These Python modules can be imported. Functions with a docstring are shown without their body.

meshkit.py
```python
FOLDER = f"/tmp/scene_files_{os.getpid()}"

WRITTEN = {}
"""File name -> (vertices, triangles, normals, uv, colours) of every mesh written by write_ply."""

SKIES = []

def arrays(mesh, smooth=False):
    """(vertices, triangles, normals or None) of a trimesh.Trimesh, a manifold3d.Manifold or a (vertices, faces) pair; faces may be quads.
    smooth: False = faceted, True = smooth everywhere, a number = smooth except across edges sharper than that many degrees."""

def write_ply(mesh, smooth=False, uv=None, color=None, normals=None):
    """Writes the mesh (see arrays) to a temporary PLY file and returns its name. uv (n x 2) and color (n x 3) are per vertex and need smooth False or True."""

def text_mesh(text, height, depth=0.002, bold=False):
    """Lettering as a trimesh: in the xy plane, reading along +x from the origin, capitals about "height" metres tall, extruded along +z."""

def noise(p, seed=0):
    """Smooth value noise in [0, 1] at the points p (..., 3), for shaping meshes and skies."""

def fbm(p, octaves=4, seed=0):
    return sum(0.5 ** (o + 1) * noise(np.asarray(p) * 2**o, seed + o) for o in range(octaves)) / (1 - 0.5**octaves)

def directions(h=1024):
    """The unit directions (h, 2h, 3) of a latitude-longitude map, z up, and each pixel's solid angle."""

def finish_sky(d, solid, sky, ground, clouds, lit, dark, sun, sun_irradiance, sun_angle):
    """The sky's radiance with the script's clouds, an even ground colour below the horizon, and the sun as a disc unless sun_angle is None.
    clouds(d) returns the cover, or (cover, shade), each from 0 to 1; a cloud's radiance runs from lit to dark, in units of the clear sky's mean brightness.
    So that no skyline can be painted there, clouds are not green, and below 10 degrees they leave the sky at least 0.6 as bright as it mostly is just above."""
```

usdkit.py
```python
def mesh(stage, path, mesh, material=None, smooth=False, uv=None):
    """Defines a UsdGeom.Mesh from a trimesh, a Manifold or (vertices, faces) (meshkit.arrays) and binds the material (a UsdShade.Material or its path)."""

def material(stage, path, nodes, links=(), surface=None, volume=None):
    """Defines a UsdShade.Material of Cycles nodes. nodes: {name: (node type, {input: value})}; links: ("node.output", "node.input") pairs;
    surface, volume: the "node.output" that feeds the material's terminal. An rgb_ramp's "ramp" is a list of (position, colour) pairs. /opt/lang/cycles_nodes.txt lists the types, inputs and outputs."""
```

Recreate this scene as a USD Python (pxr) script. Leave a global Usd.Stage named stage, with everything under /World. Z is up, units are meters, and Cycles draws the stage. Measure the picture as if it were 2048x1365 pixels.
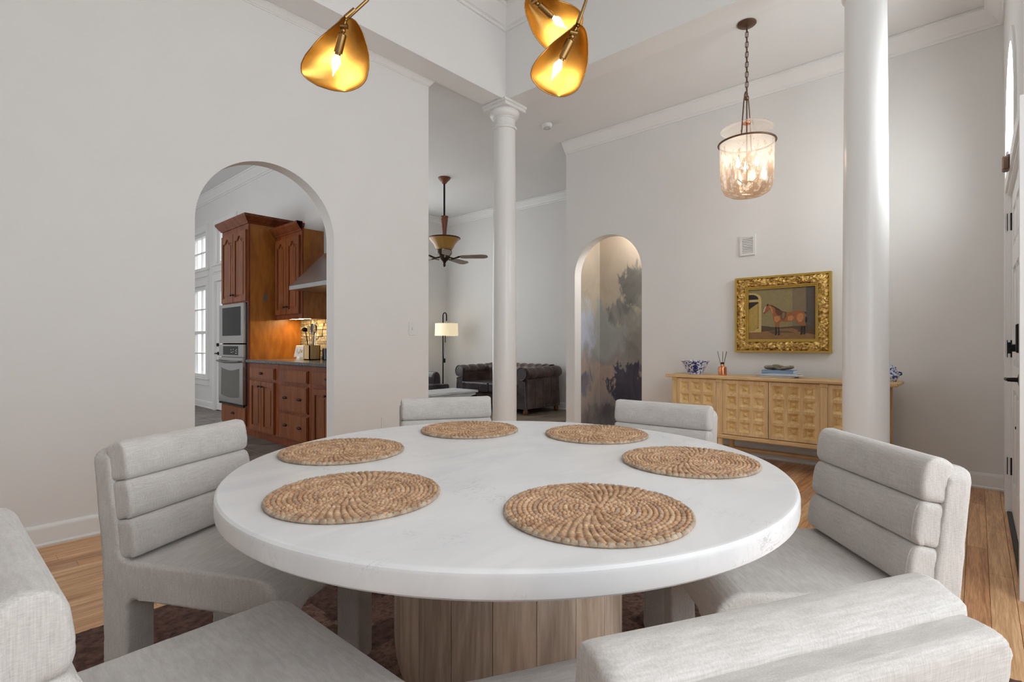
import math, random, numpy as np, trimesh, usdkit, meshkit
import manifold3d as m3
from shapely.geometry import Polygon, box as sbox, Point, LineString
from shapely.ops import unary_union
from pxr import Usd, UsdGeom, UsdLux, UsdShade, Gf, Sdf

stage = Usd.Stage.CreateInMemory()
UsdGeom.SetStageUpAxis(stage, UsdGeom.Tokens.z)
UsdGeom.SetStageMetersPerUnit(stage, 1.0)
UsdGeom.Xform.Define(stage, '/World')
PI = math.pi
# ------------------------------------------------------------------ camera, sky, daylight
CC, SS = 0.74415, 0.66801          # heading of the camera: +X runs along the dining wall, +Y towards it
EYE = 1.085
cam = UsdGeom.Camera.Define(stage, '/World/Camera')
cam.CreateHorizontalApertureAttr(36.0)
cam.CreateFocalLengthAttr(1036 / 2048 * 36)
cam.CreateVerticalApertureOffsetAttr(0.079)
cam.CreateClippingRangeAttr((0.02, 200))
cam.AddTransformOp().Set(Gf.Matrix4d(SS, -CC, 0, 0, 0, 0, 1, 0, -CC, -SS, 0, 0, 0, 0, EYE, 1))
cam.CreateExposureAttr(-0.22)

dome = UsdLux.DomeLight.Define(stage, '/World/Sky')
dome.CreateIntensityAttr(1.0)
dome.CreateColorAttr(Gf.Vec3f(0.93, 0.97, 1.0))


def window_light(name, loc, nrm, w, h, power, col=(0.95, 0.975, 1.0)):
    """Daylight entering through a window: nrm is the way it shines."""
    L = UsdLux.RectLight.Define(stage, '/World/' + name)
    L.CreateWidthAttr(w); L.CreateHeightAttr(h); L.CreateIntensityAttr(power); L.CreateColorAttr(Gf.Vec3f(*col))
    z = -np.array(nrm, float); up = np.array([0, 0, 1.0]) if abs(z[2]) < .9 else np.array([0, 1.0, 0])
    x = np.cross(up, z); x /= np.linalg.norm(x); y = np.cross(z, x)
    L.AddTransformOp().Set(Gf.Matrix4d(*x, 0, *y, 0, *z, 0, *map(float, loc), 1))


window_light('BayDaylight', (0.9, -1.22, 2.0), (0, 1, 0), 3.2, 3.0, .24)
window_light('LivingDaylight', (4.6, 7.86, 1.8), (0, -1, 0), 2.4, 2.6, 2.6)
window_light('KitchenDaylight', (-1.4, 7.0, 1.7), (1, 0, 0), 3.6, 2.2, 3.6)
window_light('TransomDaylight', (4.12, -.31, 2.42), (0, 1, 0), .92, .60, 18.0)

# ------------------------------------------------------------------ helpers
used = {}


def numbered(name, parent='/World'):
    k = (str(parent), name); n = used.get(k, 0); used[k] = n + 1
    return name if n == 0 else f'{name}_{n:03d}'


def path_of(parent):
    return '/World' if parent is None else str(parent.GetPath())


def obj(name, mesh, mat, parent=None, smooth=30, label=None, kind=None):
    pp = path_of(parent)
    p = usdkit.mesh(stage, f'{pp}/{numbered(name, pp)}', mesh, M[mat], smooth).GetPrim()
    if label: p.SetCustomDataByKey('label', label)
    if kind: p.SetCustomDataByKey('kind', kind)
    return p


def tag(p, label, cat, group=None, kind=None):
    p.SetCustomDataByKey('label', label); p.SetCustomDataByKey('category', cat)
    if group: p.SetCustomDataByKey('group', group)
    if kind: p.SetCustomDataByKey('kind', kind)
    return p


def thing(name, label, cat, loc=(0, 0, 0), rz=0.0, group=None, kind=None):
    x = UsdGeom.Xform.Define(stage, '/World/' + numbered(name))
    x.AddTranslateOp().Set(Gf.Vec3d(*map(float, loc))); x.AddRotateZOp().Set(float(math.degrees(rz)))
    return tag(x.GetPrim(), label, cat, group, kind)


def dup(root, label, loc, rz=0.0, group=None):
    x = UsdGeom.Xform.Define(stage, '/World/' + numbered(root.GetName()))
    p = x.GetPrim()
    p.GetReferences().AddInternalReference(root.GetPath()); p.SetInstanceable(True)
    x.ClearXformOpOrder()
    x.GetPrim().GetAttribute('xformOp:translate').Set(Gf.Vec3d(*map(float, loc)))
    x.GetPrim().GetAttribute('xformOp:rotateZ').Set(float(math.degrees(rz)))
    x.GetPrim().GetAttribute('xformOpOrder').Set(['xformOp:translate', 'xformOp:rotateZ'])
    return tag(p, label, root.GetCustomDataByKey('category'), group or root.GetCustomDataByKey('group'))


def cat(*ms):
    out = []
    for m in ms:
        if isinstance(m, (list, tuple)) and not isinstance(m[0], np.ndarray): out.append(cat(*m)); continue
        if not isinstance(m, trimesh.Trimesh):
            v, f, _ = meshkit.arrays(m); m = trimesh.Trimesh(v, f, process=False)
        out.append(m)
    return trimesh.util.concatenate(out)


def bx(x0, x1, y0, y1, z0, z1):
    return trimesh.creation.box(bounds=[[min(x0, x1), min(y0, y1), min(z0, z1)], [max(x0, x1), max(y0, y1), max(z0, z1)]])


def rb(x0, x1, y0, y1, z0, z1, r=.004):
    """Box with chamfered edges."""
    x0, x1 = sorted((x0, x1)); y0, y1 = sorted((y0, y1)); z0, z1 = sorted((z0, z1))
    r = min(r, (x1 - x0) * .45, (y1 - y0) * .45, (z1 - z0) * .45)
    pts = []
    for a in (0, 1):
        for b in (0, 1):
            for c in (0, 1):
                X, Y, Z = (x0, x1)[a], (y0, y1)[b], (z0, z1)[c]
                sx, sy, sz = (r, -r)[a], (r, -r)[b], (r, -r)[c]
                pts += [(X + sx, Y + sy, Z), (X + sx, Y, Z + sz), (X, Y + sy, Z + sz)]
    return trimesh.Trimesh(np.array(pts)).convex_hull


def prism(poly, z0, z1):
    gs = getattr(poly, 'geoms', [poly])
    ms = [trimesh.creation.extrude_polygon(g, z1 - z0, engine='earcut') for g in gs if g.area > 1e-9]
    m = trimesh.util.concatenate(ms); m.apply_translation([0, 0, z0]); return m


def remap(m, cols, off=(0, 0, 0)):
    """cols: world directions of the local axes x, y, z."""
    m = m.copy(); T = np.eye(4); T[:3, :3] = np.array(cols, float).T; T[:3, 3] = off
    m.apply_transform(T); return m


def plate_y(poly, y0, y1):
    """poly in (X, Z) extruded from y0 to y1."""
    m = prism(poly, 0, y1 - y0)
    return remap(m, [(1, 0, 0), (0, 0, 1), (0, -1, 0)], (0, y1, 0))


def plate_x(poly, x0, x1):
    """poly in (Y, Z) extruded from x0 to x1."""
    return remap(prism(poly, 0, x1 - x0), [(0, 1, 0), (0, 0, 1), (1, 0, 0)], (x0, 0, 0))


def lathe(prof, n=32, loc=(0, 0, 0)):
    m = trimesh.creation.revolve(np.array(prof, float), sections=n)
    m.apply_translation(loc)
    if m.volume < 0: m.invert()
    return m


def tube(pts, r, n=8, closed=False):
    p = np.asarray(pts, float); k = len(p)
    if closed: t = np.roll(p, -1, 0) - np.roll(p, 1, 0)
    else: t = np.gradient(p, axis=0)
    t /= np.linalg.norm(t, axis=1, keepdims=True) + 1e-12
    a = np.zeros_like(p); ref = np.array([0, 0, 1.0]) if abs(t[0][2]) < .9 else np.array([1.0, 0, 0])
    for i in range(k):
        v = ref - t[i] * (ref @ t[i]); v /= np.linalg.norm(v) + 1e-12; a[i] = v; ref = v
    b = np.cross(t, a); ang = np.arange(n) * 2 * PI / n
    R = np.broadcast_to(np.asarray(r, float), (k,))
    V = (p[:, None] + R[:, None, None] * (np.cos(ang)[None, :, None] * a[:, None] + np.sin(ang)[None, :, None] * b[:, None])).reshape(-1, 3)
    F = []
    for i in range(k if closed else k - 1):
        j = (i + 1) % k
        for q in range(n):
            q2 = (q + 1) % n
            F += [(i * n + q, i * n + q2, j * n + q2), (i * n + q, j * n + q2, j * n + q)]
    if not closed:
        V = np.vstack([V, p[0], p[-1]]); c0, c1 = len(V) - 2, len(V) - 1
        for q in range(n):
            q2 = (q + 1) % n
            F += [(c0, q2, q), (c1, (k - 1) * n + q, (k - 1) * n + q2)]
    m = trimesh.Trimesh(V, np.array(F), process=False)
    if m.volume < 0: m.invert()
    return m


def arc(cx, cy, r, a0, a1, n=16):
    return [(cx + r * math.cos(a), cy + r * math.sin(a)) for a in np.linspace(a0, a1, n)]


def arch_poly(x0, x1, z0, spring, n=40):
    c, r = (x0 + x1) / 2, (x1 - x0) / 2
    return Polygon([(x0, z0), (x1, z0)] + arc(c, spring, r, 0, PI, n))


def sweep_trim(prof, p0, p1, inward, m0=0.0, m1=0.0):
    """A moulding: prof = [(out, up)] swept from p0 to p1 (x, y, z), 'out' along the unit vector inward.
    m0, m1: how far each end moves per unit of 'out' (mitres)."""
    p0, p1, w = np.array(p0, float), np.array(p1, float), np.array(inward, float)
    d = (p1 - p0) / np.linalg.norm(p1 - p0)
    A = np.array([p0 + w * o + [0, 0, u] - d * m0 * o for o, u in prof]); B = np.array([p1 + w * o + [0, 0, u] + d * m1 * o for o, u in prof])
    n = len(prof); V = np.vstack([A, B]); F = []
    for i in range(n):
        j = (i + 1) % n; F += [(i, j, n + j), (i, n + j, n + i)]
    T = trimesh.creation.triangulate_polygon(Polygon(prof), engine='earcut')
    if len(T[0]) == n:
        tr = np.array(T[1]); idx = [int(np.argmin(np.linalg.norm(np.array(prof) - v, axis=1))) for v in T[0]]
        for t in tr: F += [(idx[t[0]], idx[t[1]], idx[t[2]]), (n + idx[t[0]], n + idx[t[2]], n + idx[t[1]])]
    m = trimesh.Trimesh(V, np.array(F), process=False); m.fix_normals(); return m


def soften(man, edge=.014, it=12):
    """Rounds the edges of an upholstered solid."""
    man = man.refine_to_length(edge); q = man.to_mesh()
    t = trimesh.Trimesh(q.vert_properties[:, :3], q.tri_verts, process=True)
    trimesh.smoothing.filter_taubin(t, lamb=.5, nu=.52, iterations=it)
    return t


def to_man(t):
    return m3.Manifold(m3.Mesh(np.asarray(t.vertices, np.float32), np.asarray(t.faces, np.uint32)))


def man_prism(poly, h):
    """shapely polygon -> Manifold extruded 0..h along z."""
    gs = getattr(poly, 'geoms', [poly]); cs = []
    for g in gs:
        cs.append(np.array(g.exterior.coords)[:-1]); cs += [np.array(i.coords)[:-1] for i in g.interiors]
    return m3.CrossSection(cs, m3.FillRule.EvenOdd).extrude(h)


def mrot(man, cols, off=(0, 0, 0)):
    A = np.zeros((3, 4)); A[:, :3] = np.array(cols, float).T; A[:, 3] = off
    return man.transform(A)


def open_cuts(man, planes):
    """The surface of an upholstered piece without the inner faces where it joins its neighbours."""
    q = man.to_mesh(); v, f = q.vert_properties[:, :3].astype(float), q.tri_verts
    keep = np.ones(len(f), bool)
    for n, d in planes:
        n = np.array(n, float); l = np.linalg.norm(n)
        keep &= ~(np.abs((v @ n - d) / l)[f] < 2e-5).all(1)
    return trimesh.Trimesh(v, f[keep], process=True)


# ------------------------------------------------------------------ materials
M = {}


def mat(name, nodes, links, surface='p.BSDF', volume=None):
    M[name] = usdkit.material(stage, '/World/Looks/' + name, nodes, links, surface=surface, volume=volume)


def plain(name, col, rough=.5, metal=0.0, **kw):
    mat(name, {'p': ('principled_bsdf', dict(base_color=col, roughness=rough, metallic=metal, **kw))}, [])


def speckled(name, c1, c2, scale=8, rough=.5, metal=0.0, bump=0.0, stretch=(1, 1, 1), detail=4, lo=.35, hi=.65, dist=.002, **kw):
    n = {'t': ('texture_coordinate', {}), 'm': ('mapping', {'scale': stretch}), 'n': ('noise_texture', {'scale': scale, 'detail': detail, 'roughness': .6}),
         'r': ('rgb_ramp', {'ramp': [(0, c1), (lo, c1), (hi, c2), (1, c2)]}), 'p': ('principled_bsdf', dict(roughness=rough, metallic=metal, **kw))}
    l = [('t.object', 'm.vector'), ('m.vector', 'n.vector'), ('n.fac', 'r.fac'), ('r.color', 'p.base_color')]
    if bump:
        n['b'] = ('bump', {'strength': bump, 'distance': dist}); l += [('n.fac', 'b.height'), ('b.normal', 'p.normal')]
    mat(name, n, l)


def wood(name, dark, light, axis=0, scale=14, rough=.45, stretch=14, bump=.15, **kw):
    st = [1.0, 1.0, 1.0]
    for i in range(3):
        if i != axis: st[i] = stretch
    n = {'t': ('texture_coordinate', {}), 'm': ('mapping', {'scale': tuple(st)}), 'n': ('noise_texture', {'scale': scale / 6, 'detail': 6, 'roughness': .62, 'distortion': 1.2}),
         'm2': ('mapping', {'scale': tuple(3 if s == 1 else s * 4 for s in st)}), 'n2': ('noise_texture', {'scale': scale / 3, 'detail': 3}),
         'mx': ('mix', {'fac': .35}), 'r': ('rgb_ramp', {'ramp': [(0, dark), (.38, dark), (.50, [(a + b) / 2 for a, b in zip(dark, light)]), (.60, light), (1, light)]}),
         'b': ('bump', {'strength': bump, 'distance': .001}), 'p': ('principled_bsdf', dict(roughness=rough, **kw))}
    l = [('t.object', 'm.vector'), ('t.object', 'm2.vector'), ('m.vector', 'n.vector'), ('m2.vector', 'n2.vector'), ('n.color', 'mx.color1'), ('n2.color', 'mx.color2'),
         ('mx.color', 'r.fac'), ('r.color', 'p.base_color'), ('mx.color', 'b.height'), ('b.normal', 'p.normal')]
    # use the scalar outputs
    n['mx'] = ('mix_float', {'fac': .35}); l = [(a.replace('n.color', 'n.fac').replace('n2.color', 'n2.fac').replace('mx.color', 'mx.result'), b.replace('mx.color1', 'mx.a').replace('mx.color2', 'mx.b')) for a, b in l]
    mat(name, n, l)


speckled('wall_paint', (.80, .79, .772), (.815, .805, .787), scale=3, rough=.6)
speckled('ceiling_paint', (.82, .812, .80), (.835, .827, .815), scale=3, rough=.7)
plain('trim_paint', (.86, .855, .845), .35)
plain('column_paint', (.87, .868, .86), .3)
plain('white_plastic', (.8, .8, .78), .4)
plain('black_metal', (.012, .012, .013), .35, .6)
plain('dark_bronze', (.05, .032, .022), .35, .8)
plain('dark_gap', (.03, .02, .015), .8)
plain('steel', (.62, .62, .62), .28, 1.0)
plain('steel_dark', (.25, .25, .26), .3, 1.0)
plain('black_glass', (.01, .01, .012), .05, specular_ior_level=.22)
plain('oven_glass', (.10, .095, .085), .06, specular_ior_level=.3)
speckled('brass', (.30, .15, .045), (.50, .29, .10), scale=9, rough=.33, metal=1.0)
speckled('brass_inside', (.46, .255, .06), (.60, .37, .11), scale=7, rough=.36, metal=1.0)
plain('brass_rod', (.33, .20, .08), .3, 1.0)
plain('old_bronze', (.16, .10, .07), .45, .9)
plain('copper', (.75, .30, .15), .18, 1.0)
plain('reed', (.10, .08, .07), .8)
plain('candle', (.75, .68, .55), .6)
mat('warm_bulb', {'e': ('emission', {'color': (1.0, .80, .50), 'strength': 22.0})}, [], 'e.emission')
mat('candle_bulb', {'e': ('emission', {'color': (1.0, .82, .62), 'strength': 95.0})}, [], 'e.emission')
mat('under_light', {'e': ('emission', {'color': (1.0, .72, .32), 'strength': 42.0})}, [], 'e.emission')
mat('soft_bulb', {'e': ('emission', {'color': (1.0, .86, .66), 'strength': 9.0})}, [], 'e.emission')
mat('alcove_light', {'e': ('emission', {'color': (1.0, .97, .93), 'strength': 175.0})}, [], 'e.emission')
mat('lamp_shade', {'p': ('principled_bsdf', {'base_color': (.85, .78, .62), 'roughness': .8, 'emission_color': (1.0, .80, .48), 'emission_strength': .62})}, [])
mat('shade_linen', {'p': ('diffuse_bsdf', {'color': (.8, .74, .62)}), 'q': ('translucent_bsdf', {'color': (.8, .72, .55)}), 'm': ('mix_closure', {'fac': .5})},
    [('p.BSDF', 'm.closure1'), ('q.BSDF', 'm.closure2')], 'm.closure')
mat('pane', {'a': ('transparent_bsdf', {'color': (.97, .98, .98)}), 'g': ('glossy_bsdf', {'color': (1, 1, 1), 'roughness': .02}), 'f': ('layer_weight', {'blend': .5}), 'pw': ('math', {'math_type': 'power', 'value2': 4.0}), 'ma': ('math', {'math_type': 'multiply_add', 'value2': .75, 'value3': .04}), 'm': ('mix_closure', {})},
    [('f.facing', 'pw.value1'), ('pw.value', 'ma.value1'), ('ma.value', 'm.fac'), ('a.BSDF', 'm.closure1'), ('g.BSDF', 'm.closure2')], 'm.closure')
# seeded mercury glass of the foyer lantern: clear, with silvered flecks that thicken towards the bottom
mat('mercury_glass', {'t': ('texture_coordinate', {}), 's': ('separate_xyz', {}), 'z': ('map_range', {'from_min': 0.0, 'from_max': .42, 'to_min': .56, 'to_max': .40}),
                      'm': ('mapping', {'scale': (1, 1, .45)}), 'n': ('noise_texture', {'scale': 30, 'detail': 5, 'roughness': .7}), 'd': ('math', {'math_type': 'less_than'}),
                      'a0': ('transparent_bsdf', {'color': (.99, .95, .91)}), 'a1': ('translucent_bsdf', {'color': (.93, .90, .89)}), 'a': ('mix_closure', {'fac': .26}), 'g': ('glossy_bsdf', {'color': (.95, .9, .84), 'roughness': .12}), 'f': ('layer_weight', {'blend': .5}), 'pw': ('math', {'math_type': 'power', 'value2': 3.0}), 'ma': ('math', {'math_type': 'multiply_add', 'value2': .6, 'value3': .05}), 'c': ('mix_closure', {}),
                      'v': ('glossy_bsdf', {'color': (.42, .30, .22), 'roughness': .25}), 'u': ('translucent_bsdf', {'color': (.70, .48, .30)}), 'w': ('mix_closure', {'fac': .3}), 'o': ('mix_closure', {}), 'k': ('math', {'math_type': 'multiply', 'value2': .75})},
    [('t.object', 's.vector'), ('s.z', 'z.value'), ('t.object', 'm.vector'), ('m.vector', 'n.vector'), ('n.fac', 'd.value1'), ('z.result', 'd.value2'), ('f.facing', 'pw.value1'), ('pw.value', 'ma.value1'), ('ma.value', 'c.fac'), ('a0.BSDF', 'a.closure1'), ('a1.BSDF', 'a.closure2'), ('a.closure', 'c.closure1'), ('g.BSDF', 'c.closure2'),
     ('v.BSDF', 'w.closure1'), ('u.BSDF', 'w.closure2'), ('d.value', 'k.value1'), ('k.value', 'o.fac'), ('c.closure', 'o.closure1'), ('w.closure', 'o.closure2')], 'o.closure')
mat('clear_glass', {'a0': ('transparent_bsdf', {'color': (.97, .94, .92)}), 'a1': ('diffuse_bsdf', {'color': (.85, .82, .80)}), 'a': ('mix_closure', {'fac': .30}), 'g': ('glossy_bsdf', {'color': (1, .97, .94), 'roughness': .05}), 'f': ('layer_weight', {'blend': .5}), 'pw': ('math', {'math_type': 'power', 'value2': 3.0}), 'ma': ('math', {'math_type': 'multiply_add', 'value2': .6, 'value3': .10}), 'm': ('mix_closure', {})},
    [('f.facing', 'pw.value1'), ('pw.value', 'ma.value1'), ('ma.value', 'm.fac'), ('a0.BSDF', 'a.closure1'), ('a1.BSDF', 'a.closure2'), ('a.closure', 'm.closure1'), ('g.BSDF', 'm.closure2')], 'm.closure')


def fabric(name, c1, c2, rough=.9):
    n = {'t': ('texture_coordinate', {}), 'a': ('mapping', {'scale': (520, 520, 26)}), 'b': ('mapping', {'scale': (26, 120, 520)}),
         'na': ('noise_texture', {'scale': 1.0, 'detail': 2}), 'nb': ('noise_texture', {'scale': 1.0, 'detail': 2}), 'big': ('noise_texture', {'scale': 7.0, 'detail': 3}),
         'm': ('mix_float', {'fac': .5}), 'm2': ('mix_float', {'fac': .3}), 'r': ('rgb_ramp', {'ramp': [(0, c1), (.34, c1), (.64, c2), (1, c2)]}),
         'bp': ('bump', {'strength': .35, 'distance': .0012}), 'p': ('principled_bsdf', {'roughness': rough, 'sheen_weight': .25, 'sheen_roughness': .5, 'specular_ior_level': .2})}
    l = [('t.object', 'a.vector'), ('t.object', 'b.vector'), ('a.vector', 'na.vector'), ('b.vector', 'nb.vector'), ('t.object', 'big.vector'), ('na.fac', 'm.a'), ('nb.fac', 'm.b'),
         ('m.result', 'm2.a'), ('big.fac', 'm2.b'), ('m2.result', 'r.fac'), ('r.color', 'p.base_color'), ('m.result', 'bp.height'), ('bp.normal', 'p.normal')]
    mat(name, n, l)


fabric('linen', (.49, .460, .436), (.70, .668, .640))
# white marble with faint grey clouds and a few short dark veins
mat('marble', {'t': ('texture_coordinate', {}), 'mp': ('mapping', {'rotation': (0, 0, .6), 'scale': (1, 2.2, 1)}), 'n1': ('noise_texture', {'scale': 2.2, 'detail': 6, 'roughness': .6, 'distortion': 1.0}),
               'r1': ('rgb_ramp', {'ramp': [(0, (.72, .725, .745)), (.40, (.82, .822, .835)), (.56, (.88, .88, .885)), (1, (.89, .89, .885))]}),
               'n2': ('noise_texture', {'scale': 9.0, 'detail': 7, 'roughness': .68, 'distortion': 1.6}), 'r2': ('rgb_ramp', {'ramp': [(0, (0, 0, 0)), (.485, (0, 0, 0)), (.5, (1, 1, 1)), (.515, (0, 0, 0)), (1, (0, 0, 0))]}),
               'n3': ('noise_texture', {'scale': 5.2, 'detail': 3}), 'r3': ('rgb_ramp', {'ramp': [(0, (0, 0, 0)), (.54, (0, 0, 0)), (.70, (1, 1, 1)), (1, (1, 1, 1))]}),
               'mu': ('mix', {'mix_type': 'multiply', 'fac': 1.0}), 'bw': ('rgb_to_bw', {}), 'k': ('math', {'math_type': 'multiply', 'value2': .55}), 'mx': ('mix', {'color2': (.30, .31, .36)}),
               'p': ('principled_bsdf', {'roughness': .28, 'specular_ior_level': .45})},
    [('t.object', 'mp.vector'), ('mp.vector', 'n1.vector'), ('n1.fac', 'r1.fac'), ('mp.vector', 'n2.vector'), ('n2.fac', 'r2.fac'), ('t.object', 'n3.vector'), ('n3.fac', 'r3.fac'), ('r2.color', 'mu.color1'), ('r3.color', 'mu.color2'),
     ('mu.color', 'bw.color'), ('bw.val', 'k.value1'), ('k.value', 'mx.fac'), ('r1.color', 'mx.color1'), ('mx.color', 'p.base_color')])
OAK = [((.46, .20, .075), (.86, .48, .235)), ((.53, .25, .105), (.90, .55, .28)), ((.37, .155, .060), (.76, .40, .19)), ((.56, .285, .125), (.92, .59, .315)), ((.43, .215, .105), (.82, .48, .26))]
for i, (a, b) in enumerate(OAK): wood(f'oak_plank_{i}', a, b, axis=0, scale=9, rough=.36, stretch=16)
for i, (a, b) in enumerate([((.20, .155, .12), (.34, .28, .23)), ((.24, .18, .13), (.40, .31, .23)), ((.15, .12, .10), (.27, .23, .20))]): wood(f'grey_plank_{i}', a, b, axis=0, scale=9, rough=.4, stretch=16)
speckled('slate', (.13, .105, .09), (.24, .20, .175), scale=5, rough=.45, bump=.2)
wood('pale_oak', (.40, .30, .23), (.68, .55, .44), axis=2, scale=8, rough=.5, stretch=9)
wood('pale_oak_warm', (.46, .335, .24), (.72, .57, .44), axis=2, scale=8, rough=.5, stretch=9)
wood('sideboard_wood', (.62, .405, .19), (.82, .58, .31), axis=2, scale=8, rough=.5, stretch=8)
wood('sideboard_top', (.60, .385, .18), (.80, .55, .29), axis=1, scale=8, rough=.45, stretch=9)
wood('sideboard_panel', (.66, .43, .17), (.88, .63, .31), axis=2, scale=8, rough=.5, stretch=5)
wood('cherry', (.13, .028, .008), (.24, .062, .018), axis=2, scale=7, rough=.3, stretch=7, bump=.05)
wood('cherry_panel', (.29, .092, .012), (.46, .17, .026), axis=2, scale=6, rough=.32, stretch=3, bump=.03)
wood('cherry_door', (.145, .040, .013), (.265, .082, .024), axis=2, scale=7, rough=.28, stretch=8, bump=.05)
speckled('granite', (.045, .048, .052), (.20, .20, .21), scale=90, rough=.2, detail=3)
speckled('rug_pile', (.055, .026, .021), (.19, .098, .078), scale=34, rough=.95, bump=.9, dist=.006, detail=6)
speckled('rug_patch', (.14, .072, .056), (.34, .20, .16), scale=60, rough=.95, bump=.9, dist=.006, detail=6)
speckled('hyacinth_0', (.42, .225, .11), (.66, .42, .24), scale=45, rough=.7, bump=.3, detail=3)
speckled('hyacinth_1', (.46, .285, .165), (.70, .49, .32), scale=45, rough=.7, bump=.3, detail=3)
speckled('hyacinth_2', (.34, .20, .13), (.58, .40, .27), scale=45, rough=.7, bump=.3, detail=3)
speckled('hyacinth_rim', (.34, .25, .17), (.54, .43, .32), scale=45, rough=.75, bump=.3, detail=3)
speckled('leather', (.050, .032, .028), (.135, .085, .072), scale=5, rough=.34, detail=3, bump=.05)
speckled('leather_dark', (.032, .026, .030), (.085, .070, .076), scale=5, rough=.32, detail=3)
speckled('gilt', (.30, .14, .03), (.95, .68, .22), scale=30, rough=.42, metal=.5, bump=.4, dist=.004)
plain('gilt_plain', (.52, .33, .065), .4, .5)
speckled('whitewash', (.46, .47, .48), (.66, .67, .68), scale=5, rough=.55, stretch=(1, 12, 12))
speckled('blue_china', (.03, .06, .30), (.72, .75, .82), scale=60, rough=.15, lo=.44, hi=.50, detail=2)
plain('white_china', (.78, .79, .80), .15)
plain('cobalt', (.015, .025, .16), .2)
plain('book_blue', (.24, .36, .55), .6); plain('book_pale', (.62, .70, .80), .6); plain('book_rose', (.55, .46, .42), .6); plain('paper', (.80, .78, .73), .8)
wood('driftwood', (.13, .10, .07), (.40, .32, .22), axis=1, scale=14, stretch=4)
wood('fan_wood', (.12, .035, .015), (.24, .08, .03), axis=2, scale=10)
wood('fan_blade', (.16, .115, .08), (.28, .21, .155), axis=0, scale=10)
mat('amber_glass', {'p': ('principled_bsdf', {'base_color': (.42, .24, .06), 'roughness': .3, 'subsurface_weight': .2, 'subsurface_scale': .02})}, [])
plain('amber_pale', (.55, .47, .36), .35)
for i, c in enumerate([(.50, .40, .26), (.62, .53, .38), (.36, .29, .20), (.56, .44, .27), (.70, .62, .48)]): speckled(f'stone_{i}', tuple(x * .5 for x in c), tuple(x * .72 for x in c), scale=18, rough=.8, bump=.5)
speckled('grey_stone', (.30, .29, .27), (.45, .44, .42), scale=6, rough=.9)
speckled('lawn', (.04, .08, .02), (.10, .16, .05), scale=9, rough=.95)
for n_, c_ in dict(pt_wall=(.23, .185, .085), pt_wall_mid=(.17, .13, .075), pt_wall_dark=(.075, .062, .05), pt_floor=(.22, .115, .045), pt_floor_dark=(.085, .05, .028), pt_cream=(.48, .35, .13), pt_gold=(.36, .25, .06),
                   pt_black=(.015, .013, .012), pt_bay=(.27, .095, .03), pt_bay_light=(.42, .18, .06), pt_bay_dark=(.10, .035, .016), pt_white=(.62, .55, .46), pt_saddle=(.12, .06, .03), pt_shade=(.10, .065, .035)).items():
    c_ = tuple(x * 1.3 for x in c_); speckled(n_, tuple(x * .86 for x in c_), c_, scale=40, rough=.55)

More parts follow.
